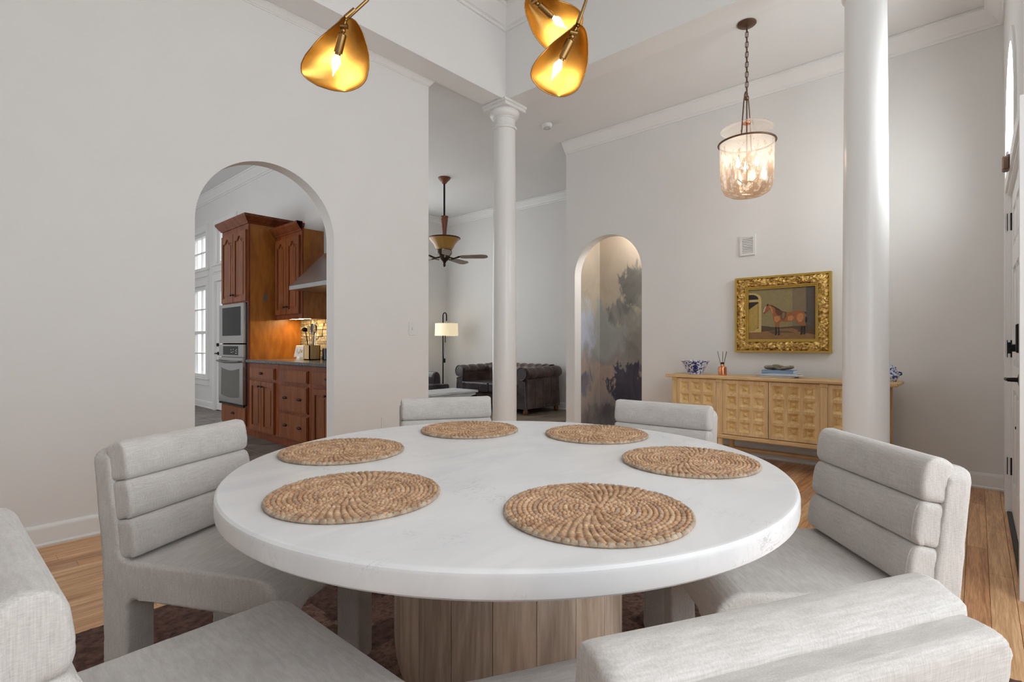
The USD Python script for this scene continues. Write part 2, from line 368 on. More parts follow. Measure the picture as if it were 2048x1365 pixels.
# wallpaper mural: a hazy painted landscape of beige sky, grey-green tree masses and dark firs
def mural(name):
    n = {'g': ('geometry', {}), 's': ('separate_xyz', {}), 'ms': ('mapping', {'scale': (1.6, 1.6, 1.0)}), 'n1': ('noise_texture', {'scale': 1.9, 'detail': 7, 'roughness': .6, 'distortion': .7}),
         'mn': ('mapping', {'scale': (2.4, 2.4, 1.1)}), 'n2': ('noise_texture', {'scale': 3.2, 'detail': 8, 'roughness': .66, 'distortion': .8}),
         'zn': ('math', {'math_type': 'multiply_add', 'value2': 1.5, 'value3': -.75}), 'za': ('math', {'math_type': 'add'}), 'zr': ('map_range', {'from_min': 0, 'from_max': 2.4, 'to_min': 0, 'to_max': 1}),
         'sky': ('rgb_ramp', {'ramp': [(0, (.20, .19, .20)), (.14, (.34, .285, .26)), (.28, (.42, .335, .28)), (.36, (.30, .285, .28)), (.46, (.36, .365, .35)), (.58, (.31, .32, .30)), (.66, (.42, .37, .29)), (.76, (.36, .31, .25)), (1, (.44, .37, .29))]}),
         'p': ('principled_bsdf', {'roughness': .5})}
    l = [('g.position', 's.vector'), ('g.position', 'ms.vector'), ('ms.vector', 'n1.vector'), ('g.position', 'mn.vector'), ('mn.vector', 'n2.vector'),
         ('n1.fac', 'zn.value1'), ('s.z', 'za.value1'), ('zn.value', 'za.value2'), ('za.value', 'zr.value'), ('zr.result', 'sky.fac')]
    last = 'sky.color'
    blobs = [((5.50, 3.69, 1.30), (1.9, .0, 1.6), (.48, .52, .62), (.40, .43, .50), .30, .12), ((5.84, 3.18, 1.78), (.0, 2.6, 2.2), (.085, .085, .085), (.20, .20, .18), .42, .05), ((5.84, 3.37, 1.48), (.0, 2.9, 3.2), (.12, .12, .12), (.25, .25, .23), .38, .05),
             ((5.84, 3.16, 1.15), (.0, 2.4, 1.2), (.20, .20, .185), (.33, .315, .28), .30, .12), ((5.84, 3.27, .52), (.0, 2.4, 2.3), (.02, .022, .055), (.075, .075, .11), .46, .03), ((5.45, 3.69, .60), (2.6, .0, 3.0), (.10, .10, .15), (.24, .22, .25), .34, .05), ((5.70, 3.60, .16), (1.0, 1.0, 3.6), (.12, .11, .12), (.28, .24, .21), .36, .06)]
    for k, (c, sc, ca, cb, amp, soft) in enumerate(blobs):
        q = lambda t: f'{t}{k}'
        n.update({q('sb'): ('vector_math', {'math_type': 'subtract', 'vector2': c}), q('sm'): ('vector_math', {'math_type': 'multiply', 'vector2': sc}), q('ln'): ('vector_math', {'math_type': 'length'}),
                  q('mr'): ('map_range', {'from_min': 0, 'from_max': 1, 'to_min': amp, 'to_max': amp - .62}), q('ad'): ('math', {'math_type': 'add'}), q('th'): ('map_range', {'clamp': True, 'from_min': .55 - soft, 'from_max': .55 + soft, 'to_min': 0, 'to_max': .93}),
                  q('cr'): ('rgb_ramp', {'ramp': [(0, ca), (.35, ca), (.65, cb), (1, cb)]}), q('mx'): ('mix', {})})
        l += [('g.position', q('sb') + '.vector1'), (q('sb') + '.vector', q('sm') + '.vector1'), (q('sm') + '.vector', q('ln') + '.vector1'), (q('ln') + '.value', q('mr') + '.value'), (q('mr') + '.result', q('ad') + '.value1'), ('n2.fac', q('ad') + '.value2'),
              (q('ad') + '.value', q('th') + '.value'), (q('th') + '.result', q('mx') + '.fac'), ('n1.fac', q('cr') + '.fac'), (last, q('mx') + '.color1'), (q('cr') + '.color', q('mx') + '.color2')]
        last = q('mx') + '.color'
    mat(name, n, l + [(last, 'p.base_color')])


mural('mural')

# ------------------------------------------------------------------ the room
YA, YA2 = 3.711, 3.826          # dining wall with the arch to the kitchen
XA1 = 2.998                     # its free end
XB, XB2 = 5.226, 5.36           # foyer wall with sideboard and painting
YBE = 3.79                      # its free end
YC = -.146                      # front-door wall
ZC = 3.548                      # ceiling
ZS = 3.46                       # underside of the beams
ZT = 4.28                       # tray ceiling over the table
XK, XK2 = 3.05, 3.17            # kitchen wall
YL = 7.92; XL = 6.86            # living-room walls
STR = 'structure'

# floor: sub-floor plus planks
fl = thing('floor', 'honey oak strip floor with staggered planks through dining room and foyer', 'floor', kind=STR)
obj('subfloor', bx(-1.7, 7.1, -1.5, 11.2, -.12, -.012), 'dark_gap', fl)
rng = random.Random(4)
RUG = (-.35, 2.331, -.12, 2.51)
rows = np.arange(-1.2805, YA2 + .02, .0826)
bay = []
count = 0
for i, y in enumerate(rows):
    y1 = min(y + .0826, YA2 + .02)
    x = -.6 - rng.random() * 1.2
    while x < XB2:
        L = rng.choice((.75, 1.0, 1.25, 1.6)); x1 = min(x + L, XB2)
        if y1 < -.2: bay.append(rb(max(x, -1.55) + .0006, min(x1, 3.04) - .0006, y + .0006, y1 - .0006, -.012, 0, .0012)) if x < 3.0 else None
        elif x1 > -.6 and not (x > RUG[0] and x1 < RUG[1] and y > RUG[2] and y1 < RUG[3]) and x1 - x > .05:
            vis = (y > 2.3 and x < 1.9) or (x > 1.9 and y < 2.2)
            if vis or count < 290:
                obj('plank', rb(x + .0006, x1 - .0006, y + .0006, y1 - .0006, -.012, 0, .0012), f'oak_plank_{rng.choice((0, 1, 1, 2, 3, 3, 4))}', fl, smooth=False); count += 1
        x = x1
obj('bay_planks', cat(bay), 'oak_plank_1', fl, smooth=False, kind='stuff')
# darker boards of the living room
grey = []
for i, y in enumerate(np.arange(YA2 + .02, YL, .12)):
    x = 3.0 - rng.random() * .8
    while x < XL:
        x1 = min(x + rng.choice((.9, 1.2, 1.5)), XL)
        vis = 4.6 < x1 and y < 5.6
        grey.append((vis, rb(max(x, XK) + .0008, x1 - .0008, y + .0008, min(y + .12, YL) - .0008, -.012, 0, .0015)))
        x = x1
nvis = 0
rest = []
for v, m in grey:
    if v and count < 300: obj('plank', m, f'grey_plank_{rng.choice((0, 1, 2))}', fl, smooth=False); count += 1
    else: rest.append(m)
obj('far_planks', cat(rest), 'grey_plank_0', fl, smooth=False, kind='stuff')
# alcove floor behind the mural arch
obj('alcove_floor', bx(XB2, 5.9, 2.3, YA2, -.012, -.001), 'slate', fl)
# kitchen tiles
tiles = []
for i, x in enumerate(np.arange(-1.5, XK, .455)):
    for j, y in enumerate(np.arange(YA2 + .02, 11, .455)):
        t = rb(x + .003, min(x + .455, XK) - .003, y + .003, y + .452, -.012, -.001, .003)
        if .9 < x < 2.6 and 4.0 < y < 9.0: obj('tile', t, 'slate', fl, smooth=False)
        else: tiles.append(t)
obj('far_tiles', cat(tiles), 'slate', fl, smooth=False, kind='stuff')

# ceiling
ce = thing('ceiling', 'flat white ceiling with a raised tray over the table held by two white beams', 'ceiling', kind=STR)
BX0, BX1, BY0, BY1 = 3.716, 3.943, 3.42, 3.66
obj('ceiling_panel', bx(XK + .03, 7.1, YA2 + .001, YL + .1, ZC + .002, ZC + .12), 'ceiling_paint', ce)
obj('ceiling_panel', bx(BX1 + .001, 7.1, -1.5, YA2, ZC + .002, ZC + .12), 'ceiling_paint', ce)
obj('ceiling_panel', bx(XA1 + .0005, BX1, BY1 + .0005, YA2, ZC + .002, ZC + .12), 'ceiling_paint', ce)
obj('ceiling_panel', bx(-1.7, XK + .029, YA2 + .001, 11.2, ZC + .002, ZC + .12), 'ceiling_paint', ce)
obj('beam', bx(-1.7, BX1, BY0, BY1, ZS, ZT), 'trim_paint', ce)
obj('soffit', bx(-1.7, XA1, BY1 + .0005, YA2, ZS + .001, ZS + .2), 'trim_paint', ce)
obj('beam', bx(BX0, BX1, -1.5, BY0 - .0005, ZS, ZT), 'trim_paint', ce)
obj('tray_panel', bx(-1.7, BX1, -1.5, BY1, ZT, ZT + .1), 'ceiling_paint', ce)

w = thing('wall_left', 'plain white dining wall with an arched opening into the kitchen', 'wall', kind=STR)
obj('wall_panel', plate_y(sbox(-1.7, 0, XA1, ZS).difference(arch_poly(1.107, 2.067, -.1, 1.877)), YA, YA2), 'wall_paint', w, smooth=20)
w = thing('wall_back', 'white foyer wall behind the sideboard with an arched opening', 'wall', kind=STR)
obj('wall_panel', plate_x(sbox(-.3, 0, YBE, ZC).difference(arch_poly(2.761, 3.660, -.1, 1.900)), XB, XB2), 'wall_paint', w, smooth=20)
w = thing('wall_right', 'white front wall around the entrance door and arched transom', 'wall', kind=STR)
DX0, DX1 = 3.66, 4.60
DN = 3.12                       # near end of the opening: a fixed panel stands beside the leaf
AXC = 4.10
trans = arch_poly(3.62, 4.62, 2.11, 2.28)
obj('wall_panel', plate_y(sbox(3.05, 0, XB, ZC).difference(sbox(DN, -.1, DX1, 2.05)).difference(trans), YC - .16, YC), 'wall_paint', w, smooth=20)
obj('wall_return', bx(3.05, 3.17, -1.4, YC - .16, 0, ZC), 'wall_paint', w)
w = thing('wall_front', 'white dining wall with the bay window beside the camera', 'wall', kind=STR)
obj('wall_panel', plate_y(sbox(-1.7, 0, 3.17, ZT).difference(sbox(-.7, .5, 2.5, 3.5)), -1.40, -1.28), 'wall_paint', w)
w = thing('wall_rear', 'white dining wall behind the camera', 'wall', kind=STR)
obj('wall_panel', plate_x(sbox(-1.4, 0, 11.2, ZT), -1.7, -1.58), 'wall_paint', w)
w = thing('wall_kitchen', 'pale kitchen wall behind the cherry cabinets with tall windows', 'wall', kind=STR)
WY0, WY1 = 9.62, 10.45
obj('wall_panel', bx(XK, XK + .028, YA2 + .001, YL, 0, ZC), 'wall_paint', w)
obj('wall_panel', plate_x(sbox(YL, 0, 11.2, ZC).difference(sbox(WY0, .50, WY1, 2.06)).difference(sbox(WY0, 2.33, WY1, 2.97)).difference(sbox(8.35, -.1, 9.22, 2.09)).difference(sbox(8.40, 2.36, 9.17, 2.97)), XK, XK2), 'wall_paint', w)
w = thing('wall_living', 'pale grey white living room wall behind the leather sofa', 'wall', kind=STR)
obj('wall_panel', bx(XL, XL + .12, 3.5, YL + .12, 0, ZC), 'wall_paint', w)
w = thing('wall_far', 'pale living room wall beyond the floor lamp', 'wall', kind=STR)
obj('wall_panel', bx(XK2 + .001, XL, YL, YL + .12, 0, ZC), 'wall_paint', w)
w = thing('wall_end', 'far end wall of the breakfast area', 'wall', kind=STR)
obj('wall_panel', bx(-1.7, XK2, 11.08, 11.2, 0, ZC), 'wall_paint', w)
w = thing('wall_alcove', 'alcove walls papered with a hazy painted landscape of trees', 'wall', kind=STR)
obj('mural_wall', bx(5.84, 5.9, 2.3, 3.69, 0, 2.8), 'mural', w)
obj('mural_wall', bx(XB2 + .001, 5.84, 3.69, 3.70, 0, 2.8), 'mural', w)
obj('wall_panel', bx(XB2 + .001, XL, 3.7005, YBE, 0, ZC), 'wall_paint', w)
obj('side_wall', bx(XB2, 5.9, 2.23, 2.3, 0, 2.8), 'wall_paint', w)
obj('alcove_ceiling', bx(XB2, 5.84, 2.3, 3.69, 2.75, 2.8), 'ceiling_paint', w)

# mouldings
CROWN = [(0, 0), (.012, 0), (.016, .018), (.030, .024), (.036, .036), (.062, .070), (.086, .092), (.092, .104), (.108, .110), (.108, .128), (0, .128)]
BASE = [(0, 0), (.020, 0), (.024, .012), (.018, .020), (.015, .022), (.015, .095), (.011, .108), (.006, .118), (0, .118)]
zc = ZC - .128
t = thing('trim_1', 'crown moulding along the dining wall', 'moulding', kind=STR)
obj('crown', sweep_trim([(a * .42, b * .34) for a, b in CROWN], (-1.58, YA, ZS - .0435), (XA1, YA, ZS - .0435), (0, -1, 0), m1=.7), 'trim_paint', t)
t = thing('trim_2', 'crown moulding along the foyer wall above painting', 'moulding', kind=STR)
obj('crown', sweep_trim(CROWN, (XB, YC, zc), (XB, YBE, zc), (-1, 0, 0), m0=-1), 'trim_paint', t)
t = thing('trim_3', 'crown moulding above the entrance door', 'moulding', kind=STR)
obj('crown', sweep_trim(CROWN, (BX1 + .001, YC, zc), (XB, YC, zc), (0, 1, 0), m1=-1), 'trim_paint', t)
t = thing('trim_4', 'crown moulding inside the tray ceiling', 'moulding', kind=STR)
CR2 = [(a * 1.35, b * 1.3) for a, b in CROWN]
obj('crown', sweep_trim(CR2, (-1.58, BY0, ZT - .1664), (BX0, BY0, ZT - .1664), (0, -1, 0), m1=-1), 'trim_paint', t)
obj('crown', sweep_trim(CR2, (BX0, -1.28, ZT - .1664), (BX0, BY0, ZT - .1664), (-1, 0, 0), m1=-1), 'trim_paint', t)
t = thing('trim_5', 'crown moulding along the living room walls', 'moulding', kind=STR)
obj('crown', sweep_trim(CROWN, (XL, YBE, zc), (XL, YL, zc), (-1, 0, 0), m1=-1), 'trim_paint', t)
obj('crown', sweep_trim(CROWN, (XK2, YL, zc), (XL, YL, zc), (0, -1, 0), m1=-1), 'trim_paint', t)
t = thing('trim_6', 'white crown moulding over the kitchen cabinets', 'moulding', kind=STR)
obj('crown', sweep_trim(CROWN, (XK, YA2, zc), (XK, 11.08, zc), (-1, 0, 0), m1=-1), 'trim_paint', t)
t = thing('baseboard_left', 'white baseboard along the dining wall', 'baseboard', kind=STR)
obj('board', sweep_trim(BASE, (-1.58, YA, 0), (1.107, YA, 0), (0, -1, 0)), 'trim_paint', t)
obj('board', sweep_trim(BASE, (2.067, YA, 0), (XA1, YA, 0), (0, -1, 0)), 'trim_paint', t)
t = thing('baseboard_back', 'white baseboard along the foyer wall under the sideboard', 'baseboard', kind=STR)
obj('board', sweep_trim(BASE, (XB, YC, 0), (XB, 2.761, 0), (-1, 0, 0)), 'trim_paint', t)
obj('board', sweep_trim(BASE, (XB, 3.660, 0), (XB, YBE, 0), (-1, 0, 0)), 'trim_paint', t)
t = thing('baseboard_living', 'white baseboard along the living room wall', 'baseboard', kind=STR)
obj('board', sweep_trim(BASE, (XL, YBE, 0), (XL, YL, 0), (-1, 0, 0)), 'trim_paint', t)
obj('board', sweep_trim(BASE, (XK2, YL, 0), (XL, YL, 0), (0, -1, 0)), 'trim_paint', t)
t = thing('baseboard_kitchen', 'white baseboard under the breakfast windows', 'baseboard', kind=STR)
obj('board', sweep_trim(BASE, (XK, 9.31, 0), (XK, 11.08, 0), (-1, 0, 0)), 'trim_paint', t)


def casing_y(poly_out, poly_in, y0, y1): return plate_y(poly_out.difference(poly_in), y0, y1)


# front door
d = thing('door_1', 'white entrance door with black hinges, keypad lock and lever', 'door', kind=STR)
DO = sbox(DN, -.01, DX1, 2.05)
obj('casing', casing_y(sbox(DN - .07, 0, DX1 + .085, 2.13), DO, YC, YC + .012), 'trim_paint', d)
obj('jamb', casing_y(DO, sbox(DN + .02, -.02, DX1 - .02, 2.03), YC - .15, YC - .0005), 'trim_paint', d)
panels = [sbox(DX0 + .13 + i * .36, z0, DX0 + .43 + i * .36, z1) for i in (0, 1) for z0, z1 in ((.22, .80), (.95, 1.55), (1.68, 1.92))]
slab = plate_y(sbox(DX0 + .022, .008, DX1 - .022, 2.028).difference(unary_union(panels)), YC - .060, YC - .020)
obj('slab', cat(slab, bx(DX0 + .03, DX1 - .03, YC - .056, YC - .034, .02, 2.02)), 'trim_paint', d)
obj('mullion', rb(DX0 - .035, DX0 + .018, YC - .07, YC - .018, .008, 2.03, .003), 'trim_paint', d)
obj('fixed_panel', cat(rb(DN + .022, DX0 - .037, YC - .06, YC - .022, .008, 2.028, .003), rb(DN + .12, DX0 - .13, YC - .03, YC - .018, .25, 1.85, .008)), 'trim_paint', d)
for q in panels:
    x0, z0, x1, z1 = q.bounds
    obj('panel', rb(x0 + .03, x1 - .03, YC - .04, YC - .022, z0 + .03, z1 - .03, .014), 'trim_paint', d)
for z in (.30, 1.05, 1.86):
    obj('hinge', cat(rb(DX1 - .030, DX1 + .002, YC - .021, YC - .012, z - .055, z + .055, .002), tube([(DX1 - .012, YC - .004, z - .055), (DX1 - .012, YC - .004, z + .055)], .008, 10)), 'black_metal', d)
kx = DX0 + .085
obj('keypad', rb(kx - .036, kx + .036, YC - .022, YC - .003, 1.035, 1.185, .005), 'black_metal', d)
obj('thumb_turn', cat(tube([(kx + .1, YC - .02, 1.06), (kx + .1, YC + .012, 1.06)], .020, 10), rb(kx + .094, kx + .106, YC + .008, YC + .026, 1.03, 1.09, .003)), 'black_metal', d)
obj('lever', cat(lathe([(0, 0), (.032, 0), (.032, .008), (.012, .012), (.010, .05), (0, .05)], 20).apply_transform(trimesh.transformations.rotation_matrix(-PI / 2, [1, 0, 0])).apply_translation([kx, YC - .022, .895]),
                 tube([(kx, YC + .024, .895), (kx + .03, YC + .030, .895), (kx + .12, YC + .030, .893)], .009, 10)), 'black_metal', d)
obj('peephole', lathe([(0, 0), (.008, 0), (.008, .006), (0, .006)], 12).apply_transform(trimesh.transformations.rotation_matrix(-PI / 2, [1, 0, 0])).apply_translation([DX0 + .47, YC - .022, .60]), 'black_metal', d)
obj('threshold', rb(DN + .02, DX1 - .02, YC - .15, YC + .004, 0, .012, .004), 'black_metal', d)

# arched transom over the door
wn = thing('window_1', 'bright arched transom window above the entrance door', 'window', kind=STR)
x0, x1 = 3.62, 4.62
obj('casing', plate_y(arch_poly(x0 - .075, x1 + .075, 2.035, 2.28).difference(arch_poly(x0, x1, 2.0, 2.28)).difference(sbox(3, 1.9, 5, 2.13)), YC, YC + .010), 'trim_paint', wn, smooth=20)
obj('window_frame', plate_y(trans.difference(trans.buffer(-.05)), YC - .15, YC - .09), 'trim_paint', wn, smooth=20)
obj('pane', plate_y(trans.buffer(-.048), YC - .125, YC - .119), 'pane', wn)
obj('sill', rb(x0 - .0, x1 + .0, YC - .15, YC + .008, 2.095, 2.11, .004), 'trim_paint', wn)
s_ = thing('alarm_sensor', 'small dark alarm sensor on the casing under the arched transom', 'sensor', (3.98, YC + .012, 2.045))
obj('body', rb(-.04, .04, .0, .03, 0, .075, .006), 'old_bronze', s_)
obj('bracket', rb(-.03, .03, .0, .014, .075, .1, .004), 'steel_dark', s_)

# kitchen windows and door, in the X = XK wall
def kitchen_window(n, y0, y1, z0, z1, label, bars, rail=None):
    k = thing(f'window_{n}', label, 'window', kind=STR)
    P = sbox(y0, z0, y1, z1)
    obj('casing', plate_x(sbox(y0 - .1, z0 - .12, y1 + .1, z1 + .1).difference(P), XK - .022, XK), 'trim_paint', k)
    obj('sill', rb(XK - .045, XK, y0 - .12, y1 + .12, z0 - .028, z0, .006), 'trim_paint', k)
    obj('window_frame', plate_x(P.difference(sbox(y0 + .055, z0 + .055, y1 - .055, z1 - .055)), XK + .03, XK + .1), 'trim_paint', k)
    for q in bars: obj('glazing_bar', bx(XK + .045, XK + .075, *(q if len(q) == 4 else q)), 'trim_paint', k)
    if rail: obj('meeting_rail', bx(XK + .035, XK + .09, y0 + .055, y1 - .055, rail - .025, rail + .025), 'trim_paint', k)
    obj('pane', bx(XK + .058, XK + .062, y0 + .05, y1 - .05, z0 + .05, z1 - .05), 'pane', k)


ym = (WY0 + WY1) / 2
kitchen_window(2, WY0, WY1, .50, 2.06, 'tall sash window at the left edge of the kitchen arch', [(ym - .01, ym + .01, .55, 2.0), (WY0 + .05, WY1 - .05, .90, .92), (WY0 + .05, WY1 - .05, 1.66, 1.68)], rail=1.27)
kitchen_window(3, WY0, WY1, 2.33, 2.97, 'small upper window over the tall sash window', [(ym - .01, ym + .01, 2.38, 2.92), (WY0 + .05, WY1 - .05, 2.64, 2.66)])
kitchen_window(4, 8.40, 9.17, 2.36, 2.97, 'small transom window over the breakfast room door', [(8.77, 8.79, 2.40, 2.93)])
k = thing('door_2', 'white glazed breakfast room door behind the oven cabinet', 'door', kind=STR)
P = sbox(8.35, -.02, 9.22, 2.09)
obj('casing', plate_x(sbox(8.25, 0, 9.32, 2.19).difference(P), XK - .022, XK), 'trim_paint', k)
obj('slab', plate_x(sbox(8.37, .01, 9.20, 2.07).difference(sbox(8.52, .35, 9.05, 1.92)), XK + .012, XK + .055), 'trim_paint', k)
obj('pane', bx(XK + .03, XK + .034, 8.51, 9.06, .34, 1.93), 'pane', k)
for z in (.75, 1.14, 1.53): obj('glazing_bar', bx(XK + .02, XK + .045, 8.52, 9.05, z - .01, z + .01), 'trim_paint', k)
obj('glazing_bar', bx(XK + .02, XK + .045, 8.775, 8.795, .35, 1.92), 'trim_paint', k)
obj('lever', cat(tube([(XK + .012, 9.13, .92), (XK - .04, 9.13, .92), (XK - .045, 9.03, .92)], .011, 8), tube([(XK + .012, 9.13, .92), (XK + .004, 9.13, .92)], .03, 14)), 'black_metal', k)
obj('deadbolt', tube([(XK + .012, 9.13, 1.06), (XK - .012, 9.13, 1.06)], .028, 14), 'black_metal', k)

# terrace outside the breakfast windows and the entrance
g = obj('terrace', bx(XK2 + .02, 16, 8.2, 22, -.25, -.05), 'grey_stone'); tag(g, 'pale stone terrace outside the breakfast room windows', 'terrace', kind=STR)
g = obj('porch', bx(3.2, 8, -6, YC - .2, -.25, -.05), 'grey_stone'); tag(g, 'pale stone porch outside the entrance door', 'porch', kind=STR)


# ------------------------------------------------------------------ columns
def column(label, x, y):
    c = thing('column', label, 'column', (x, y, 0))
    rb_, rt = .121, .108
    sh = [(0, .16), (rb_, .16)] + [(rb_ - (rb_ - rt) * max(0, (z - 1.0) / 2.3) ** 1.3, z) for z in np.linspace(.2, 3.212, 14)] + [(0, 3.212)]
    obj('shaft', lathe(sh, 48), 'column_paint', c)
    obj('base', cat(lathe([(0, .05), (.16, .05), (.168, .075), (.16, .10), (.140, .11), (.136, .13), (.145, .142), (.124, .165), (0, .165)], 40), rb(-.165, .165, -.165, .165, 0, .05, .004)), 'column_paint', c)
    obj('astragal', lathe([(0, 3.212), (rt + .002, 3.212), (rt + .014, 3.217), (rt + .018, 3.229), (rt + .014, 3.241), (rt + .002, 3.246), (0, 3.246)], 48), 'column_paint', c)
    obj('capital', lathe([(0, 3.246), (rt, 3.246), (rt, 3.312), (rt + .008, 3.316), (rt + .008, 3.326), (rt + .018, 3.330), (rt + .034, 3.344), (rt + .042, 3.364), (rt + .042, 3.386), (rt + .034, 3.398), (0, 3.398)], 48), 'column_paint', c)
    obj('abacus', cat(rb(-.152, .152, -.152, .152, 3.398, 3.432, .003), rb(-.162, .162, -.162, .162, 3.432, ZS, .006)), 'column_paint', c)


column('round white column with moulded capital, in the middle of the picture', 3.815, 3.525)
column('large round white column in front of the sideboard, nearest the entrance door', 3.815, .509)


# ------------------------------------------------------------------ dining table, mats, rug, chairs
def cw(d, r):
    """Room coordinates of a spot d metres ahead of the photographer and r metres to the right."""
    return np.array([d * CC + r * SS, d * SS - r * CC])


TX, TY = 1.142, 1.040
TZ = .741
RT = .762
rug = thing('rug', 'dark reddish brown textured rug under the dining table', 'rug')
gx, gy = np.meshgrid(np.arange(RUG[0], RUG[1] + .001, .0135), np.arange(RUG[2], RUG[3] + .001, .0135), indexing='ij')
gz = .003 + .0085 * meshkit.fbm(np.stack([gx * 55, gy * 55, gx * 0], -1), 3, 7)
nx, ny = gx.shape
edge = (np.arange(nx)[:, None] % (nx - 1) == 0) | (np.arange(ny)[None] % (ny - 1) == 0)
gz = np.where(edge, .0005, gz)
V = np.stack([gx + .004 * (meshkit.noise(np.stack([gx * 40, gy * 40, gx * 0 + 3], -1), 2) - .5), gy + .006 * (meshkit.noise(np.stack([gx * 40, gy * 40, gx * 0 + 9], -1), 5) - .5), gz], -1).reshape(-1, 3)
I = np.arange(nx * ny).reshape(nx, ny)
Q = np.stack([I[:-1, :-1], I[1:, :-1], I[1:, 1:], I[:-1, 1:]], -1)
cxs, cys = gx[:-1, :-1], gy[:-1, :-1]
wob = .03 * (meshkit.noise(np.stack([cxs * 9, cys * 9, cxs * 0], -1), 3) - .5)
patch = np.zeros(cxs.shape, bool)
rng = random.Random(11)
for _ in range(26):
    px, py, a, b = rng.uniform(RUG[0] + .1, RUG[1] - .5), rng.uniform(RUG[2] + .1, RUG[3] - .35), rng.uniform(.2, .5), rng.uniform(.12, .28)
    patch |= (cxs + wob > px) & (cxs + wob < px + a) & (cys + wob > py) & (cys + wob < py + b)
patch[:3] = False; patch[-4:] = False; patch[:, :3] = False; patch[:, -5:] = False
q = Q[~patch]; obj('pile', (V, q.reshape(-1, 4)), 'rug_pile', rug, smooth=True)
q = Q[patch]; qa = q.reshape(-1, 4); uq, inv = np.unique(qa, return_inverse=True)
obj('patches', (V[uq], inv.reshape(-1, 4)), 'rug_patch', rug, smooth=True, label='lighter brown ribbed patches', kind='stuff')

tb = thing('dining_table', 'round white marble table on a pale oak drum pedestal', 'table', (TX, TY, 0))
th = .050
obj('tabletop', lathe([(0, TZ - th), (RT - .006, TZ - th), (RT - .001, TZ - th + .005), (RT, TZ - th + .012), (RT, TZ - .012), (RT - .0015, TZ - .006), (RT - .006, TZ - .0015), (RT - .012, TZ), (0, TZ)], 160), 'marble', tb, smooth=18)
# drum pedestal of vertical oak staves, rounded under
R0, R1 = .332, .272
prof = [(R0 - .10, .694), (R0, .694), (R0, .27)] + [(R1 - .0 + (R0 - R1) * math.cos(a), .27 - .145 * math.sin(a)) for a in np.linspace(0, PI / 2, 9)[1:]] + [(R1 - .05, .125)]
NS = 20
for k in range(NS):
    a0, a1 = 2 * PI * k / NS, 2 * PI * (k + 1) / NS
    V_, F_ = [], []
    ang = np.linspace(a0 + .0016, a1 - .0016, 4); n_ = len(prof)
    for a in ang: V_ += [(r * math.cos(a), r * math.sin(a), z) for r, z in prof]
    for i in range(3):
        for j in range(n_):
            j2 = (j + 1) % n_; F_ += [(i * n_ + j, (i + 1) * n_ + j, (i + 1) * n_ + j2, i * n_ + j2)]
    m = trimesh.Trimesh(*meshkit.arrays((V_, F_))[:2], process=False)
    obj('stave', m, 'pale_oak' if (k * 7) % 5 < 3 else 'pale_oak_warm', tb, smooth=40)
obj('plinth', lathe([(0, .012), (.262, .012), (.264, .016), (.264, .122), (0, .122)], 72), 'pale_oak', tb, smooth=35)
obj('core', lathe([(0, .13), (.22, .13), (.22, .69), (0, .69)], 40), 'dark_gap', tb)

# woven placemats
RM = .190


def bump_mesh(c, ux, uy, a, b, h, nu=6, nv=3):
    """Half ellipsoid: one visible crossing of the weave."""
    V_ = []
    for i in range(nv):
        th_ = i / nv * PI / 2 * .98
        for j in range(nu):
            p = 2 * PI * j / nu; V_.append(c + ux * (a * math.cos(th_) * math.cos(p)) + uy * (b * math.cos(th_) * math.sin(p)) + np.array([0, 0, h * math.sin(th_)]))
    V_.append(c + np.array([0, 0, h])); F_ = []
    for i in range(nv - 1):
        for j in range(nu): j2 = (j + 1) % nu; F_ += [(i * nu + j, i * nu + j2, (i + 1) * nu + j2), (i * nu + j, (i + 1) * nu + j2, (i + 1) * nu + j)]
    for j in range(nu): F_.append(((nv - 1) * nu + j, (nv - 1) * nu + (j + 1) % nu, len(V_) - 1))
    return np.array(V_), np.array(F_)


